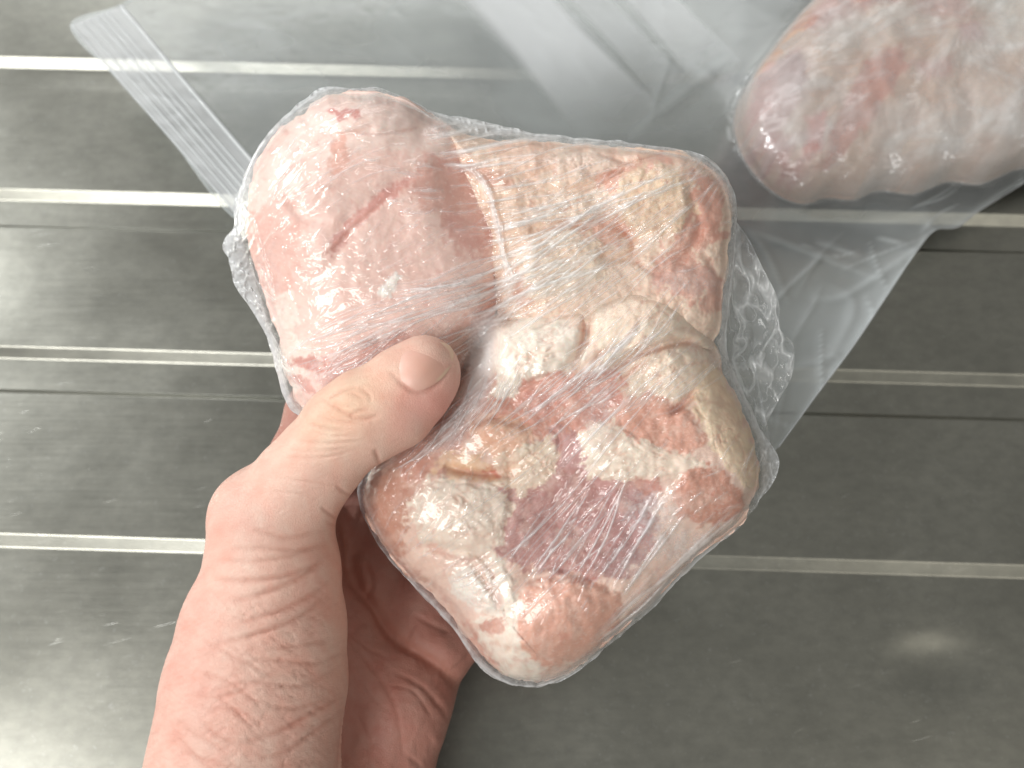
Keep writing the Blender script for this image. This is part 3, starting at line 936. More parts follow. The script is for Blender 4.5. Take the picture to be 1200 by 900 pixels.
# crumpled loose end of the film, right of the pack
TAIL = [(846, 250), (872, 272), (893, 312), (912, 352), (914, 385), (930, 405), (928, 440), (912, 470), (896, 505), (906, 532), (880, 520), (862, 480), (846, 430), (838, 380), (838, 320)]
ot = smooth_closed(TAIL, 220)
pts, r = polar_grid(ot, (878, 395), 60)
x, y = pts[..., 0], pts[..., 1]
c1 = np.clip(1 - np.abs(fbm(x / 34 + 0.4 * noise(y / 40, x / 40, 3), y / 60, 131, 2)) * 2.0, 0, 1)
c2 = np.clip(1 - np.abs(fbm(x / 17 + 0.5 * c1, y / 34, 133, 2)) * 2.6, 0, 1)
z = -36 + 15 * c1 + 4 * c2 + 16 * noise(x / 60, y / 60, 9)
mesh_obj('film_end', P(x, y, z).reshape(-1, 3), polar_faces(60, 220, 0, True)[:, ::-1], M_WRAP, pack,
         {'haze': np.clip(0.12 + 0.45 * c1 ** 4 + 0.30 * c2 ** 4 + 0.12 * (r[:, None] > 0.97), 0, 1).ravel()})

# ------------------------------------------------------------------ hand: one skin grown from a distance field
HX0, HX1, HY0, HY1, HZ0, HZ1 = 120, 800, 300, 1500, -230, 230
VS = 4.0


def q3(px, py, z):
    """field coordinates (true, not perspective) of a photo pixel at height z"""
    s = (F - z) / F
    return np.array([600 + (px - 600) * s, 450 + (py - 450) * s, z])


gx = np.arange(60, 860, VS); gy = np.arange(280, 1560, VS); gz = np.arange(-250, 260, VS)
field = np.full((len(gx), len(gy), len(gz)), 400.0, np.float32)


def smin(a, b, k):
    h = np.clip(0.5 + 0.5 * (b - a) / k, 0, 1)
    return b * (1 - h) + a * h - k * h * (1 - h)


def add_cone(a, b, r1, r2, k=14.0):
    a, b = np.asarray(a, float), np.asarray(b, float)
    m = max(r1, r2) + k + 24
    lo_, hi_ = np.minimum(a, b) - m, np.maximum(a, b) + m
    ix = slice(*np.searchsorted(gx, (lo_[0], hi_[0]))); iy = slice(*np.searchsorted(gy, (lo_[1], hi_[1]))); iz = slice(*np.searchsorted(gz, (lo_[2], hi_[2])))
    x = (gx[ix] - a[0])[:, None, None].astype(np.float32); y = (gy[iy] - a[1])[None, :, None].astype(np.float32); z = (gz[iz] - a[2])[None, None, :].astype(np.float32)
    d = (b - a).astype(np.float32)
    t = np.clip((x * d[0] + y * d[1] + z * d[2]) / float(d @ d), 0, 1)
    dist = np.sqrt((x - t * d[0]) ** 2 + (y - t * d[1]) ** 2 + (z - t * d[2]) ** 2) - (r1 + (r2 - r1) * t)
    field[ix, iy, iz] = smin(field[ix, iy, iz], dist, k)


def chain(pts, k=14.0, own=18.0):
    for i in range(len(pts) - 1):
        add_cone(q3(*pts[i][:3]), q3(*pts[i + 1][:3]), pts[i][3], pts[i + 1][3], own if i else k)


# palm, wrist and forearm first
for line in (
        [(330, 930, -40, 80), (350, 780, -50, 70), (372, 640, -96, 46)],
        [(370, 930, -62, 72), (408, 780, -78, 60), (440, 665, -120, 46)],
        [(410, 930, -66, 70), (462, 810, -80, 56), (498, 715, -112, 44)],
        [(442, 930, -62, 66), (474, 832, -72, 54), (512, 776, -96, 38)],
        [(330, 930, -20, 86), (330, 1060, 0, 118), (300, 1440, 60, 150)],
        [(420, 930, -50, 76), (400, 1070, -10, 104), (380, 1440, 50, 140)]):
    chain(line, 22, 22)
# web between thumb and forefinger
chain([(350, 670, -10, 46), (366, 632, -70, 40)], 18, 18)
chain([(384, 608, -104, 42), (424, 604, -126, 44), (470, 606, -142, 44)], 18, 18)
# four fingers curled up behind the pack
chain([(372, 630, -96, 42), (354, 540, -110, 41), (374, 482, -122, 40), (440, 412, -136, 36), (505, 350, -128, 29)], 16)
chain([(440, 660, -122, 44), (500, 540, -150, 40), (568, 450, -148, 36), (625, 390, -132, 30)], 16)
chain([(500, 705, -115, 42), (575, 610, -148, 38), (650, 535, -146, 35), (705, 480, -132, 29)], 16)
chain([(518, 762, -96, 38), (590, 706, -132, 33), (650, 660, -130, 30), (690, 628, -120, 26)], 16)
# thumb: wrist column, knuckle, two bones
thumb_line = [(283, 905, 46, 103), (301, 800, 44, 98), (310, 735, 44, 89), (320, 672, 44, 73), (326, 606, 52, 60), (352, 566, 66, 50), (374, 540, 76, 46.5),
              (407, 502, 88, 47), (432, 486, 92, 48.5), (460, 474, 92, 46.5), (488, 450, 92, 40.5), (499, 440, 91, 35)]
chain(thumb_line, 13, 10)
add_cone(q3(296, 606, 52), q3(300, 630, 52), 44, 40, 30)
add_cone(q3(470, 448, 96), q3(497, 432, 94), 37, 35, 10)


def thumb_dist(V):
    best = np.full(len(V), 1e9)
    for i in range(len(thumb_line) - 1):
        a, b = q3(*thumb_line[i][:3]), q3(*thumb_line[i + 1][:3])
        d = b - a
        t = np.clip(((V - a) @ d) / (d @ d), 0, 1)
        best = np.minimum(best, np.linalg.norm(V - a - t[:, None] * d, axis=1) - (thumb_line[i][3] + (thumb_line[i + 1][3] - thumb_line[i][3]) * t))
    return best


def surface_nets(f, xs, ys, zs):
    nx, ny, nz = f.shape
    ins = f < 0
    c = np.zeros((nx - 1, ny - 1, nz - 1), np.int8)
    corners = [(i, j, k) for i in (0, 1) for j in (0, 1) for k in (0, 1)]
    for i, j, k in corners:
        c += ins[i:nx - 1 + i, j:ny - 1 + j, k:nz - 1 + k]
    act = (c > 0) & (c < 8)
    idx = np.argwhere(act)
    vid = np.full(act.shape, -1, np.int32); vid[act] = np.arange(len(idx))
    acc = np.zeros((len(idx), 3)); cnt = np.zeros(len(idx))
    for a in range(8):
        for b in range(a + 1, 8):
            ca, cb = np.array(corners[a]), np.array(corners[b])
            if abs(ca - cb).sum() != 1:
                continue
            fa = f[tuple((idx + ca).T)]; fb = f[tuple((idx + cb).T)]
            m = (fa < 0) != (fb < 0)
            t = np.where(m, fa / np.where(fa - fb == 0, 1, fa - fb), 0)
            acc += np.where(m[:, None], ca + t[:, None] * (cb - ca), 0); cnt += m
    v = idx + acc / cnt[:, None]
    step = np.array([xs[1] - xs[0], ys[1] - ys[0], zs[1] - zs[0]])
    V = v * step + np.array([xs[0], ys[0], zs[0]])
    quads = []
    for ax in range(3):
        u, w_ = (ax + 1) % 3, (ax + 2) % 3
        s0 = [slice(1, n_ - 1) for n_ in f.shape]; s1 = list(s0)
        s0[ax] = slice(0, f.shape[ax] - 1); s1[ax] = slice(1, f.shape[ax])
        A, B = ins[tuple(s0)], ins[tuple(s1)]
        e = np.argwhere(A != B)
        off = np.array([1, 1, 1]); off[ax] = 0
        e0 = e + off
        fl = A[tuple(e.T)]
        def g(du, dw):
            p = e0.copy(); p[:, u] -= du; p[:, w_] -= dw
            return vid[tuple(p.T)]
        q = np.stack([g(1, 1), g(0, 1), g(0, 0), g(1, 0)], -1)
        q[~fl] = q[~fl][:, ::-1]
        quads.append(q)
    return V, np.concatenate(quads)


HV, HF = surface_nets(field, gx, gy, gz)


def subdivide(V, Fq):
    """one Catmull-Clark step"""
    fc = V[Fq].mean(1)
    e = np.sort(np.stack([Fq, np.roll(Fq, -1, 1)], -1).reshape(-1, 2), 1)
    ue, inv = np.unique(e, axis=0, return_inverse=True)
    inv = inv.reshape(-1)
    fi = np.repeat(np.arange(len(Fq)), 4)
    es = np.zeros((len(ue), 3)); en = np.zeros(len(ue))
    np.add.at(es, inv, fc[fi]); np.add.at(en, inv, 1)
    ep = (V[ue[:, 0]] + V[ue[:, 1]] + es) / (2 + en)[:, None]
    vn = np.zeros(len(V)); vf = np.zeros_like(V); ve = np.zeros_like(V); vc = np.zeros(len(V))
    np.add.at(vn, Fq.ravel(), 1); np.add.at(vf, Fq.ravel(), np.repeat(fc, 4, 0))
    mid = (V[ue[:, 0]] + V[ue[:, 1]]) / 2
    np.add.at(ve, ue.ravel(), np.repeat(mid, 2, 0)); np.add.at(vc, ue.ravel(), 1)
    k = vn[:, None]
    nv = (vf / k + 2 * ve / vc[:, None] + (k - 3) * V) / k
    i0 = Fq; em = inv.reshape(-1, 4) + len(V); fm = np.arange(len(Fq)) + len(V) + len(ue)
    q = [np.stack([i0[:, j], em[:, j], fm, em[:, (j - 1) % 4]], -1) for j in range(4)]
    return np.concatenate([nv, ep, fc]), np.concatenate(q)


HV, HF = subdivide(HV, HF)


def normals(V, Fq):
    a, b, c, d = (V[Fq[:, k]] for k in range(4))
    fn = np.cross(c - a, d - b)
    nn = np.zeros_like(V)
    for k in range(4):
        np.add.at(nn, Fq[:, k], fn)
    return nn / (np.linalg.norm(nn, axis=1, keepdims=True) + 1e-9)


HN = normals(HV, HF)
if HN[:, 2][HV[:, 2] > HV[:, 2].max() - 5].mean() < 0:
    HF = HF[:, ::-1]; HN = -HN
# photo pixel of every skin point
sc = F / (F - HV[:, 2])
hpx = 600 + (HV[:, 0] - 600) * sc; hpy = 450 + (HV[:, 1] - 450) * sc

RH = Raster(150, 360, 620, 960)
front = np.zeros((RH.h, RH.w)); palm = np.zeros((RH.h, RH.w))


def S3(pts, w, a, f=None):
    RH.stroke(front if f is None else f, pts, w, a)


def c2(*p):
    return [(170 + x / 3.0, 600 + y / 3.0) for x, y in p]


def c1(*p):
    return [(220 + x * 0.289, 380 + y * 0.289) for x, y in p]


def c3(*p):
    return [(370 + x * 0.378, 560 + y * 0.378) for x, y in p]


for p in (c2((310, 318), (420, 285), (540, 235), (610, 185), (650, 140)), c2((330, 390), (480, 345), (600, 285), (660, 230)),
          c2((240, 470), (390, 430), (540, 370), (650, 290)), c2((240, 240), (400, 240), (520, 215), (630, 175)),
          c2((330, 820), (480, 770), (620, 690), (700, 640)), c2((400, 870), (520, 830), (640, 740), (700, 690))):
    S3(p, 4.6, -2.6)
for p in (c2((250, 175), (430, 170), (560, 135), (640, 100)), c2((300, 130), (420, 130), (560, 130), (650, 108)),
          c2((330, 530), (450, 520), (600, 530), (700, 490)), c2((250, 620), (400, 600), (550, 610), (700, 540)),
          c2((380, 660), (520, 690), (660, 650)), c2((200, 450), (330, 520), (480, 590)), c2((180, 560), (300, 600), (420, 690)),
          c2((110, 740), (200, 800), (300, 850)), c2((250, 640), (360, 740), (400, 800)), c2((190, 730), (260, 790), (350, 830)),
          c2((100, 780), (200, 880), (260, 930)), c2((420, 480), (540, 470), (690, 440)), c2((200, 690), (330, 700), (420, 760)),
          c2((150, 640), (260, 650), (380, 620)), c2((120, 840), (300, 900), (420, 890)), c2((380, 60), (500, 90), (640, 60))):
    S3(p, 3.8, -1.6)
for p, w_, a_ in ((c1((545, 300), (600, 335), (640, 360), (700, 385), (775, 372)), 3.0, -2.2), (c1((565, 308), (600, 280), (655, 258), (690, 250)), 2.6, -2.0),
                  (c1((485, 402), (560, 424), (640, 436)), 2.8, -1.8), (c1((700, 258), (735, 285), (742, 320)), 2.4, -1.5), (c1((590, 318), (640, 330), (690, 322)), 2.2, -1.2),
                  (c1((640, 280), (680, 285), (720, 310)), 2.2, -1.1), (c1((650, 372), (700, 350), (740, 345)), 2.2, -1.2), (c1((530, 370), (590, 392), (660, 398), (730, 410)), 2.4, -1.3),
                  (c1((500, 430), (580, 452), (700, 455)), 2.2, -0.8), (c1((440, 470), (560, 484), (730, 470)), 2.2, -0.9), (c1((380, 540), (560, 540), (700, 500)), 2.4, -0.9),
                  (c1((420, 510), (540, 515), (660, 500)), 2.0, -0.6), (c1((350, 620), (480, 640), (620, 655)), 2.4, -0.8), (c1((330, 680), (450, 690), (560, 720)), 2.2, -0.7),
                  (c1((758, 505), (768, 535), (785, 590)), 3.4, -2.6), (c1((600, 655), (650, 690), (690, 700)), 3.0, -2.0), (c1((540, 740), (590, 780), (625, 800)), 3.0, -2.0),
                  (c1((560, 800), (590, 815), (620, 840)), 3.0, -1.6)):
    S3(p, w_, a_)
S3(c1((815, 185), (850, 222), (880, 250), (930, 276), (985, 262), (1040, 215), (1078, 160)), 3.6, -2.2)      # nail fold
lines_only = front.copy()
# fine skin grain: two crossing sets of lines
gxx, gyy = RH.X, RH.Y
for ang, wl, sd_, am in ((-24, 15, 201, 1.0), (-14, 10, 205, 0.7), (34, 16, 209, 0.75), (44, 11, 213, 0.5), (-22, 6.5, 217, 0.85), (30, 7, 219, 0.8)):
    a = math.radians(ang)
    u = gxx * math.cos(a) + gyy * math.sin(a); v = -gxx * math.sin(a) + gyy * math.cos(a)
    ph = v / wl + 0.9 * fbm(u / 70, v / 40, sd_, 3)
    ln = np.clip(1 - np.abs(((ph % 1) - 0.5) * 2) * np.clip(wl / 4.2, 1.6, 3.4), 0, 1)
    msk = sst(-0.15, 0.35, fbm(u / 26, v / 12, sd_ + 2, 3)) * sst(600, 760, gyy)
    front -= am * ln * msk
a = math.radians(-20)
u = gxx * math.cos(a) + gyy * math.sin(a); v = -gxx * math.sin(a) + gyy * math.cos(a)
front -= 0.35 * np.clip(1 - np.abs((((v / 7 + 0.8 * fbm(u / 60, v / 30, 230, 3)) % 1) - 0.5) * 2) * 2, 0, 1) * sst(0, 0.3, fbm(u / 30, v / 12, 232)) * sst(480, 520, gyy) * sst(760, 640, gyy)
front += 0.35 * fbm(gxx / 34, gyy / 24, 240, 3) * sst(620, 760, gyy)
PC = c3((85, 90), (98, 200), (108, 270), (135, 345), (190, 405), (250, 500), (330, 550), (400, 600), (470, 672))
S3(PC, 9, -7, palm); S3(PC, 26, -6, palm)
for p, w_, a_ in ((c3((100, 500), (170, 580), (240, 690), (265, 800), (270, 880)), 5, -2.0), (c3((240, 600), (320, 640), (380, 700), (425, 770)), 5, -2.0),
                  (c3((130, 740), (165, 830), (170, 900)), 4, -1.8), (c3((80, 830), (95, 900)), 4, -1.8), (c3((265, 850), (310, 880), (330, 900)), 4, -1.8),
                  (c3((300, 420), (340, 445), (415, 482)), 5, -2.2), (c3((150, 260), (175, 330), (150, 370)), 6, -3), (c3((100, 470), (150, 520), (230, 560)), 4, -1.4),
                  (c3((210, 640), (300, 660), (360, 740)), 3.5, -1.2), (c3((120, 600), (150, 660), (220, 720)), 3.5, -1.0)):
    S3(p, w_, a_, palm)
S3(c3((300, 470), (380, 520), (440, 580)), 34, 5, palm)
palm += 1.2 * fbm(gxx / 22, gyy / 30, 250, 3)

isf = (thumb_dist(HV) < np.where((hpx < 300) | (hpy < 610), 22, 7)) & (hpx < 540) & (HV[:, 2] > -30)
inr = (hpx > 152) & (hpx < 618) & (hpy > 362) & (hpy < 958)
face = np.clip(HN[:, 2] * 1.6, 0, 1)
fr = RH.sample(front, hpx, hpy); pl = RH.sample(palm, hpx, hpy)
disp = np.where(isf, fr * (1 - 0.3 * sst(640, 720, hpy)), pl) * face * inr
HV2 = HV + HN * disp[:, None]

# skin colour: rosy knuckles, paler thumb back; palm redder, with its shade painted in
SK, ROSY, PALM_SHADED, YEL = lin((222, 187, 171)), lin((217, 172, 158)), lin((174, 126, 113)), lin((220, 186, 158))
tc = np.ones((len(HV), 3)) * SK


def dab(px, py, rx, ry, c, a, ang=0):
    global tc
    q = math.radians(ang)
    u = ((hpx - px) * math.cos(q) + (hpy - py) * math.sin(q)) / rx
    v = (-(hpx - px) * math.sin(q) + (hpy - py) * math.cos(q)) / ry
    m = (a * np.exp(-(u * u + v * v)) * isf)[:, None]
    tc = tc * (1 - m) + c * m


dab(270, 610, 50, 40, ROSY, 0.5)
dab(220, 800, 60, 160, ROSY, 0.8)
dab(500, 470, 50, 40, lin((228, 165, 155)), 0.7)
dab(405, 475, 70, 40, YEL, 0.8, -40)
dab(330, 740, 60, 70, lin((228, 186, 170)), 0.6)
dab(370, 700, 30, 90, ROSY, 0.4)
dab(350, 860, 70, 60, ROSY, 0.5)
tc = np.where(isf[:, None], tc, PALM_SHADED)
nz_ = fbm(hpx / 26, hpy / 26 + HV[:, 2] / 26, 260, 4)[:, None]
tc = np.clip(tc * (1 + nz_ * np.array([0.02, 0.10, 0.11])), 0.02, 0.9)
fl = RH.sample(0.8 * lines_only + 0.55 * np.minimum(front - lines_only, 0), hpx, hpy)
cre = np.clip(-np.where(isf, fl * 0.2, pl * 0.07) * inr, 0, 0.5)[:, None]       # crease shade put into the skin colour, redder and darker
tc = tc * (1 - cre) + lin((178, 118, 100)) * cre
sc2 = (F - HV2[:, 2]) / F
wx = (HV2[:, 0] - 600) * U; wy = (450 - HV2[:, 1]) * U; wz = -(F - HV2[:, 2]) * U
HW = np.stack([wx, wy, wz], -1) @ RX.T + CAM
hand_base = HW[np.argmax(HV2[:, 1])]
hand = thing('hand', P(340, 900, 0), 'bare left hand gripping the wrapped chicken with its thumb across the front', 'hand')
mesh_obj('skin', HW, HF, M_SKIN, hand, {'tint': tc})

# thumbnail, laid on the thumb
fz = np.full((RH.h, RH.w), -999.0)
m = isf & inr & (HN[:, 2] > 0)
np.maximum.at(fz, (np.round(hpy[m] - RH.y0).astype(int).clip(0, RH.h - 1), np.round(hpx[m] - RH.x0).astype(int).clip(0, RH.w - 1)), HV[m, 2])
na = np.array([(465, 436), (470, 418), (488, 405), (508, 400.5), (524, 403), (531.5, 413), (529, 427), (520, 441), (506, 452), (490, 457), (474, 449)], float)
near = (fz > 0) & (np.hypot(RH.X - 498, RH.Y - 430) < 38)
A = np.stack([np.ones(near.sum()), *(RH.X[near] - 498, RH.Y[near] - 430), (RH.X[near] - 498) ** 2, (RH.X[near] - 498) * (RH.Y[near] - 430), (RH.Y[near] - 430) ** 2], -1)
co = np.linalg.lstsq(A, fz[near], rcond=None)[0]
on = smooth_closed(na, 96)
pts, r = polar_grid(on, on.mean(0), 26)
dx, dy = pts[..., 0] - 498, pts[..., 1] - 430
zq = co[0] + co[1] * dx + co[2] * dy + co[3] * dx ** 2 + co[4] * dx * dy + co[5] * dy ** 2
zq = zq + 0.8 * (1 - r ** 6)[:, None] + 0.2
al = ((pts[..., 0] - 470) * 0.88 + (pts[..., 1] - 432) * -0.47)           # along the nail
tn = np.ones((*al.shape, 3)) * lin((216, 169, 152))
lun = sst(22, 8, al)[..., None] * 0.5
tn = tn * (1 - lun) + lin((222, 182, 168)) * lun
tip = (sst(0.84, 0.90, r)[:, None] * sst(26, 36, al))[..., None]
tn = tn * (1 - tip) + lin((220, 188, 164)) * tip
mesh_obj('fingernail', P(pts[..., 0], pts[..., 1], zq).reshape(-1, 3), polar_faces(26, 96, 0, True)[:, ::-1], M_NAIL, hand, {'tint': tn.reshape(-1, 3)})

# ------------------------------------------------------------------ second pack of chicken, on the counter
OUT_2 = [(861, 150), (866, 118), (882, 92), (905, 62), (932, 30), (968, -4), (1040, -40), (1130, -70), (1230, -60), (1310, 0), (1340, 80), (1300, 150), (1230, 188),
         (1190, 198), (1150, 214), (1110, 212), (1070, 226), (1030, 222), (1000, 233), (968, 231), (944, 238), (922, 233), (896, 216), (872, 186)]
R2 = Raster(850, -90, 1360, 270)
x2, y2 = R2.X, R2.Y
d2 = R2.sdf(smooth_closed(OUT_2, 120), pad=30)
q = np.clip(d2 / 62, 0, 1)
h2 = 0.030 * np.sqrt(1 - (1 - q) ** 2)
n5 = fbm(x2 / 45, y2 / 45, 300, 4)
n6 = fbm(x2 / 16 + n5, y2 / 16, 305, 3)
h2 = h2 + (0.0017 * n5 + 0.0008 * n6) * sst(0, 12, d2)
t2 = np.ones((R2.h, R2.w, 3)) * lin((204, 172, 156))
for poly, colr, rag, soft in (
        ([(960, 20), (1060, 0), (1070, 30), (1030, 45), (990, 62), (930, 90), (920, 70)], (192, 142, 132), 12, 14),
        ([(990, 120), (1020, 105), (1030, 130), (1010, 165), (970, 215), (940, 225), (960, 170)], (200, 138, 120), 8, 8),
        ([(870, 120), (910, 105), (920, 150), (900, 190), (935, 225), (905, 222), (874, 190)], (194, 140, 134), 12, 14),
        ([(1035, 125), (1075, 120), (1080, 140), (1050, 145)], (202, 142, 126), 6, 8),
        ([(1080, 85), (1110, 85), (1115, 100), (1090, 102)], (196, 138, 134), 5, 7),
        ([(920, 185), (940, 180), (945, 215), (925, 215)], (210, 128, 112), 6, 6),
        ([(1035, 45), (1095, 45), (1100, 75), (1050, 85)], (202, 160, 152), 10, 14),
        ([(895, 115), (915, 110), (918, 145), (900, 140)], (168, 118, 114), 8, 10),
        ([(1090, 20), (1200, 0), (1260, 60), (1230, 120), (1130, 110)], (222, 206, 200), 24, 30),
        ([(1010, 190), (1100, 150), (1200, 160), (1190, 200), (1050, 220)], (216, 192, 184), 16, 24),
        ([(930, 90), (1020, 60), (1080, 80), (1000, 110), (940, 120)], (214, 194, 188), 14, 18)):
    sd += 3
    d = R2.sdf(poly, warp=rag * 0.8, scale=18, seed=sd, pad=40)
    a = sst(-soft * 0.5, soft * 0.5, d)[..., None]
    t2 = t2 * (1 - a) + lin(colr) * a
t2 = np.clip(t2 ** 1.25 * np.array([1.0, 1.0, 0.9]) * (1 + n6[..., None] * np.array([0.03, 0.09, 0.09])), 0.02, 0.95)
base_h = 0.026


def lay2(px, py, up):
    w = G(px, py, base_h)
    w[..., 2] += up
    return w


def slab2(name, out, up_f, down, mat, attrs_f, parent, grow=1.0, lift=0.0, rings=80, n=360):
    o = smooth_closed(out, n)
    c = np.array([1090.0, 85.0])
    o = c + (o - c) * grow
    pts, r = polar_grid(o, c, rings, 1.5)
    z = up_f(pts[..., 0], pts[..., 1]) * np.ones(pts.shape[:2]) + lift
    z = z * (1 - sst(0.96, 1, r)[:, None])
    V = lay2(pts[..., 0], pts[..., 1], z).reshape(-1, 3)
    nb = 20
    pb, rb = polar_grid(o, c, nb, 1.6); pb, rb = pb[:-1], rb[:-1]
    Vb = lay2(pb[..., 0], pb[..., 1], -down * np.sqrt(1 - rb ** 2)[:, None] * np.ones(pb.shape[:2])).reshape(-1, 3)
    a = (rings - 1) * n + np.arange(n); a2 = (rings - 1) * n + (np.arange(n) + 1) % n
    b = len(V) + (nb - 2) * n + np.arange(n); b2 = len(V) + (nb - 2) * n + (np.arange(n) + 1) % n
    faces = np.concatenate([polar_faces(rings, n, 0, True), polar_faces(nb - 1, n, len(V), True)[:, ::-1], np.stack([a, b, b2, a2], -1)])[:, ::-1]
    at = {k: np.concatenate([f(pts[..., 0], pts[..., 1]).reshape(len(V), *f(pts[..., 0], pts[..., 1]).shape[2:]),
                             f(pb[..., 0], pb[..., 1]).reshape(len(Vb), *f(pb[..., 0], pb[..., 1]).shape[2:])]) for k, f in attrs_f.items()}
    return mesh_obj(name, np.concatenate([V, Vb]), faces, mat, parent, at)


pack2 = thing('wrapped_chicken', G(1090, 85, 0.0), 'frosty cling film pack of chicken lying inside the zip bag at the upper right', 'packed meat')
slab2('chicken_thigh', OUT_2, lambda a, b: R2.sample(h2, a, b), 0.011, M_MEAT, {'tint': lambda a, b: R2.sample(t2, a, b)}, pack2)
h2f = blur(dilate(h2, 3), 8)
w2 = np.zeros_like(h2)
for i in range(60):
    x = rng.uniform(870, 1200); y = rng.uniform(10, 220); a = math.radians(rng.normal(-25, 22)); L = rng.uniform(25, 110)
    R2.stroke(w2, [(x, y), (x + L * math.cos(a), y + L * math.sin(a))], rng.uniform(3, 6), 1)
hz2 = np.clip(0.03 + 0.26 * sst(-0.25, 0.55, fbm(x2 / 55, y2 / 40, 310, 4)) + 0.26 * np.clip(w2, 0, 1) + 0.15 * sst(1000, 1150, x2), 0, 0.7)
slab2('cling_film', OUT_2, lambda a, b: R2.sample(h2f + 0.00025 * w2 + 0.0006 * np.clip(1 - np.abs(fbm(x2 / 14, y2 / 10, 312, 3)) * 2, 0, 1), a, b), 0.0125, M_WRAP2,
      {'haze': lambda a, b: R2.sample(hz2, a, b)}, pack2, 1.012, 0.0016, rings=110, n=480)

# ------------------------------------------------------------------ zip bag
BAG = [(82, 30), (145, 3), (215, -45), (420, -95), (700, -115), (1000, -135), (1300, -130), (1420, -40), (1420, 120), (1300, 180), (1200, 214), (1150, 245), (1122, 266),
       (1095, 270), (1070, 300), (1040, 345), (1000, 405), (955, 465), (912, 524), (870, 560), (760, 590), (620, 575), (500, 480), (400, 380), (330, 300), (262, 245), (205, 170), (140, 96)]
# control points: (px, py, height over the counter in m) or with a fourth value: height in U over the pack plane
ctl = []
for px, py, h in ((82, 30, .030), (145, 3, .026), (205, 170, .046), (262, 245, .060), (330, 150, .045), (300, 40, .022), (215, -45, .016), (420, -95, .010), (450, 60, .026), (700, -110, .010),
                  (600, 80, .030), (760, 60, .022), (1000, -130, .012), (1300, -130, .012), (1420, 20, .010), (1300, 180, .012), (1200, 214, .012), (1122, 266, .016), (1095, 270, .026),
                  (1000, 280, .026), (1000, 405, .055), (1050, 335, .036), (912, 524, .082), (900, 400, .070), (850, 150, .034), (880, 300, .050), (1090, 85, .052), (1000, 60, .046), (1200, 80, .050)):
    ctl.append((px, py, float(z_of_plane(px, py, h))))
for px, py, z in ((500, 300, -84), (600, 300, -84), (420, 250, -84), (700, 300, -86), (600, 450, -84), (700, 480, -84), (800, 480, -80), (870, 555, -55), (500, 430, -82), (400, 360, -78), (760, 580, -78), (620, 560, -82)):
    ctl.append((px, py, z))
ctl = np.array(ctl)


def tps(r2):
    return np.where(r2 > 0, r2 * np.log(np.maximum(r2, 1e-12)) * 0.5, 0)


cn = ctl[:, :2] / 500.0
K = tps(((cn[:, None] - cn[None]) ** 2).sum(-1)) + np.eye(len(cn)) * 0.004
Pm = np.concatenate([np.ones((len(cn), 1)), cn], 1)
Am = np.block([[K, Pm], [Pm.T, np.zeros((3, 3))]])
sol = np.linalg.solve(Am, np.concatenate([ctl[:, 2], np.zeros(3)]))


def bag_z(px, py):
    q = np.stack([px, py], -1) / 500.0
    sh = q.shape[:-1]; q = q.reshape(-1, 2)
    out = np.zeros(len(q))
    for k in range(len(cn)):
        out += sol[k] * tps(((q - cn[k]) ** 2).sum(-1))
    out += sol[-3] + q @ sol[-2:]
    return out.reshape(sh)


FOLD = Raster(60, -140, 1430, 620)
fold = np.zeros((FOLD.h, FOLD.w)); fhz = np.zeros((FOLD.h, FOLD.w))
for pts_, w_, a_, z_ in (
        ([(880, 270), (960, 300), (1040, 330)], 9, 7, .18), ([(1095, 272), (1060, 300), (990, 345), (950, 350)], 10, 8, .22), ([(1098, 270), (1050, 335), (980, 430), (920, 515)], 16, 5, .20),
        ([(900, 440), (950, 425), (1000, 405)], 9, 6, .14), ([(1200, 222), (1160, 262), (1120, 262)], 9, 5, .16), ([(1080, 240), (1095, 270)], 10, 5, .12), ([(870, 260), (900, 300), (925, 360)], 8, 5, .12),
        ([(930, 350), (960, 300), (990, 270)], 6, 3, .10), ([(760, 150), (770, 110), (785, 70)], 6, 3, .10), ([(730, 175), (760, 140), (860, 60)], 16, 4, .10), ([(850, 130), (900, 60), (960, 10)], 22, 4, .14),
        ([(300, 40), (420, 60), (560, 40)], 30, 5, .05), ([(190, 20), (330, 90), (480, 110)], 36, 5, .04), ([(560, 130), (700, 150), (850, 150)], 26, 4, .06),
        ([(905, 250), (1000, 262), (1100, 255)], 12, 4, .06), ([(960, 330), (1000, 360), (960, 440)], 10, 5, .09), ([(930, 400), (915, 470), (905, 520)], 7, 5, .15)):
    FOLD.stroke(fold, pts_, w_, a_); FOLD.stroke(fhz, pts_, w_ * 0.5, z_)
for i in range(26):
    x, y = rng.uniform(880, 1090), rng.uniform(240, 500)
    if x + 0.62 * (y - 270) > 1090:
        continue
    a_ = math.radians(rng.choice((-55, -20, 20, 70)) + rng.normal(0, 12)); L = rng.uniform(30, 110)
    m = (x + math.cos(a_) * L / 2 + rng.normal(0, 5), y + math.sin(a_) * L / 2 + rng.normal(0, 5))
    q_ = [(x, y), m, (x + math.cos(a_) * L, y + math.sin(a_) * L)]
    FOLD.stroke(fold, q_, rng.uniform(4, 8), rng.uniform(2, 5)); FOLD.stroke(fhz, q_, rng.uniform(1.5, 3.5), rng.uniform(0.12, 0.42))
fold += 1.6 * np.clip(1 - np.abs(fbm(FOLD.X / 90, FOLD.Y / 60, 401, 3)) * 2.2, 0, 1) ** 2
fhz += 0.07 * sst(-0.2, 0.6, fbm(FOLD.X / 120, FOLD.Y / 90, 403, 3))
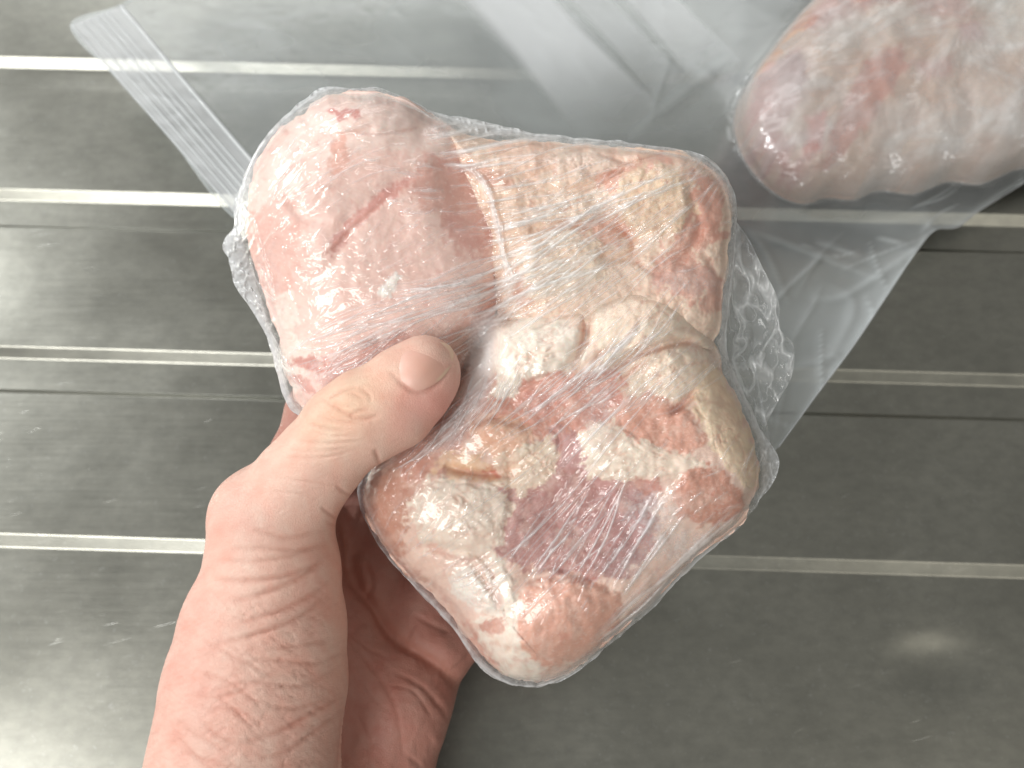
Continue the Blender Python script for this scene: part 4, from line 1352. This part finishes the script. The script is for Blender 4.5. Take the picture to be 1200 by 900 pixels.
fhz += 0.16 * np.exp(-(((FOLD.X - 650) / 260) ** 2 + ((FOLD.Y - 40) / 130) ** 2)) + 0.20 * np.exp(-(((FOLD.X - 1000) / 60) ** 2 + ((FOLD.Y - 400) / 70) ** 2)) + 0.08 * np.exp(-(((FOLD.X - 900) / 50) ** 2 + ((FOLD.Y - 400) / 120) ** 2))
d_bag = FOLD.sdf(smooth_closed(BAG, 200), pad=20)
fhz += 0.22 * sst(7, 0, d_bag)
fhz += 0.10 * sst(870, 910, FOLD.X) * sst(225, 270, FOLD.Y)
fhz += 0.16 * sst(55, 5, d_bag) * sst(930, 1000, FOLD.X) * sst(230, 260, FOLD.Y)


def bag_top(px, py):
    z = bag_z(px, py) + FOLD.sample(fold, px, py)
    zg = z_of_plane(px, py, 0.004)
    # stay clear of the meat inside
    i2 = (px > 852) & (px < 1358) & (py > -88) & (py < 268)
    up = np.where(i2, R2.sample(h2, px, py), 0) * (R2.sample(d2, px, py) > -2)
    zc = z_of_plane(px, py, base_h + up + 0.007)
    z = np.where(i2 & (R2.sample(d2, px, py) > -6), np.maximum(z, zc), z)
    return np.maximum(z, zg)


bag = thing('zip_bag', G(950, 200, 0.0), 'open clear plastic freezer bag with ribbed zip edge draped behind the held chicken', 'plastic bag')
bn, br = 620, 120
ob = smooth_closed(BAG, bn)
BC = (690, 200)
pts, r = polar_grid(ob, BC, br, 1.2)
zt = bag_top(pts[..., 0], pts[..., 1])
hzv = FOLD.sample(fhz, pts[..., 0], pts[..., 1])
mesh_obj('front_sheet', P(pts[..., 0], pts[..., 1], zt).reshape(-1, 3), polar_faces(br, bn, 0, True)[:, ::-1], M_BAG, bag, {'haze': hzv.ravel()})
pts, r = polar_grid(ob, BC, 60, 1.2)
zt = bag_top(pts[..., 0], pts[..., 1])
zr = bag_z(pts[..., 0], pts[..., 1]) - 6
zlow = z_of_plane(pts[..., 0], pts[..., 1], 0.0016)
bot = np.maximum(zlow, zr)
near2 = sst(1000, 860, pts[..., 0])
bot = zlow * (1 - near2) + bot * near2
mixr = sst(0.86, 1.0, r)[:, None]
bot = np.minimum(bot * (1 - mixr) + zt * mixr, zt)
mesh_obj('back_sheet', P(pts[..., 0], pts[..., 1], bot).reshape(-1, 3), polar_faces(60, bn, 0, True)[:, ::-1], M_BAG_BACK, bag, {'haze': 0.3 * FOLD.sample(fhz, pts[..., 0], pts[..., 1]).ravel()})


def on_bag(q, lift):
    return P(q[..., 0], q[..., 1], bag_top(q[..., 0], q[..., 1]) + lift)


# ribbed zip along the open edge
za, zb_ = np.array([[82, 30], [205, 170], [290, 268]], float), np.array([[145, 6], [232, 110], [330, 225]], float)
ca, cb2 = smooth_open(za, 120), smooth_open(zb_, 120)
s = np.linspace(0, 1, 40)
q = ca[:, None] * (1 - s)[None, :, None] + cb2[:, None] * s[None, :, None]
zip_o = mesh_obj('zip_strip', on_bag(q, 2.0).reshape(-1, 3), grid_faces(120, 40), M_ZIP, bag, {'haze': (0.03 + 0.06 * np.sin(s * 40) ** 2)[None].repeat(120, 0).ravel()})


def tube(centre, rad, up, n=8):
    c = np.asarray(centre); d = np.gradient(c, axis=0); d /= np.linalg.norm(d, axis=1, keepdims=True)
    side = np.cross(d, up); side /= np.linalg.norm(side, axis=1, keepdims=True)
    nn = np.cross(side, d)
    t = np.linspace(0, 2 * math.pi, n, endpoint=False)
    V = c[:, None] + rad * (np.cos(t)[None, :, None] * side[:, None] + np.sin(t)[None, :, None] * nn[:, None])
    m = len(c)
    i = np.arange(m - 1)[:, None] * n + np.arange(n)[None]; j = np.arange(m - 1)[:, None] * n + (np.arange(n)[None] + 1) % n
    return V.reshape(-1, 3), np.stack([i, i + n, j + n, j], -1).reshape(-1, 4)


upv = RX @ np.array([0, 0, 1.0])
for sv, rad in ((0.04, .00035), (0.2, .00045), (0.34, .0004), (0.47, .0006), (0.58, .0004), (0.7, .00045), (0.95, .0008)):
    c = ca * (1 - sv) + cb2 * sv
    V, Fq = tube(on_bag(c, 3.2), rad, upv)
    mesh_obj('zip_ridge', V, Fq, M_RIDGE, zip_o, {'haze': np.full(len(V), 0.25 if rad > .0007 else 0.0)})


def panel(quad, top=0.82):  # whitish see-through band on the bag, fading towards its edges
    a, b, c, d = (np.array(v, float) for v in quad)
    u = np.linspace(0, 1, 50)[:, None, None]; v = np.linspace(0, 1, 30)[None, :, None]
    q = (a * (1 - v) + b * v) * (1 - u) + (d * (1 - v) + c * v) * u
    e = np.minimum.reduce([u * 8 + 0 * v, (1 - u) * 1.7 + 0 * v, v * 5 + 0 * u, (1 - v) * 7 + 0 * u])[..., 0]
    return mesh_obj('pale_panel', on_bag(q, 1.6).reshape(-1, 3), grid_faces(50, 30), M_PALE, bag, {'haze': (top - 0.60 - top * (1 - sst(0, 1, e))).ravel()})


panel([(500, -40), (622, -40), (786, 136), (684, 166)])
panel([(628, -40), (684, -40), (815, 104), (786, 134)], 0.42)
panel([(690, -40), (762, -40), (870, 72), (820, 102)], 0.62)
# welded side seam along the lower right edge
sp = smooth_open([(1200, 214), (1150, 245), (1122, 266), (1095, 270), (1070, 300), (1040, 345), (1000, 405), (955, 465), (912, 524)], 120)
V, Fq = tube(on_bag(sp, 0.5), 0.00035, upv)
mesh_obj('seam', V, Fq, M_RIDGE, bag, {'haze': np.zeros(len(V))})
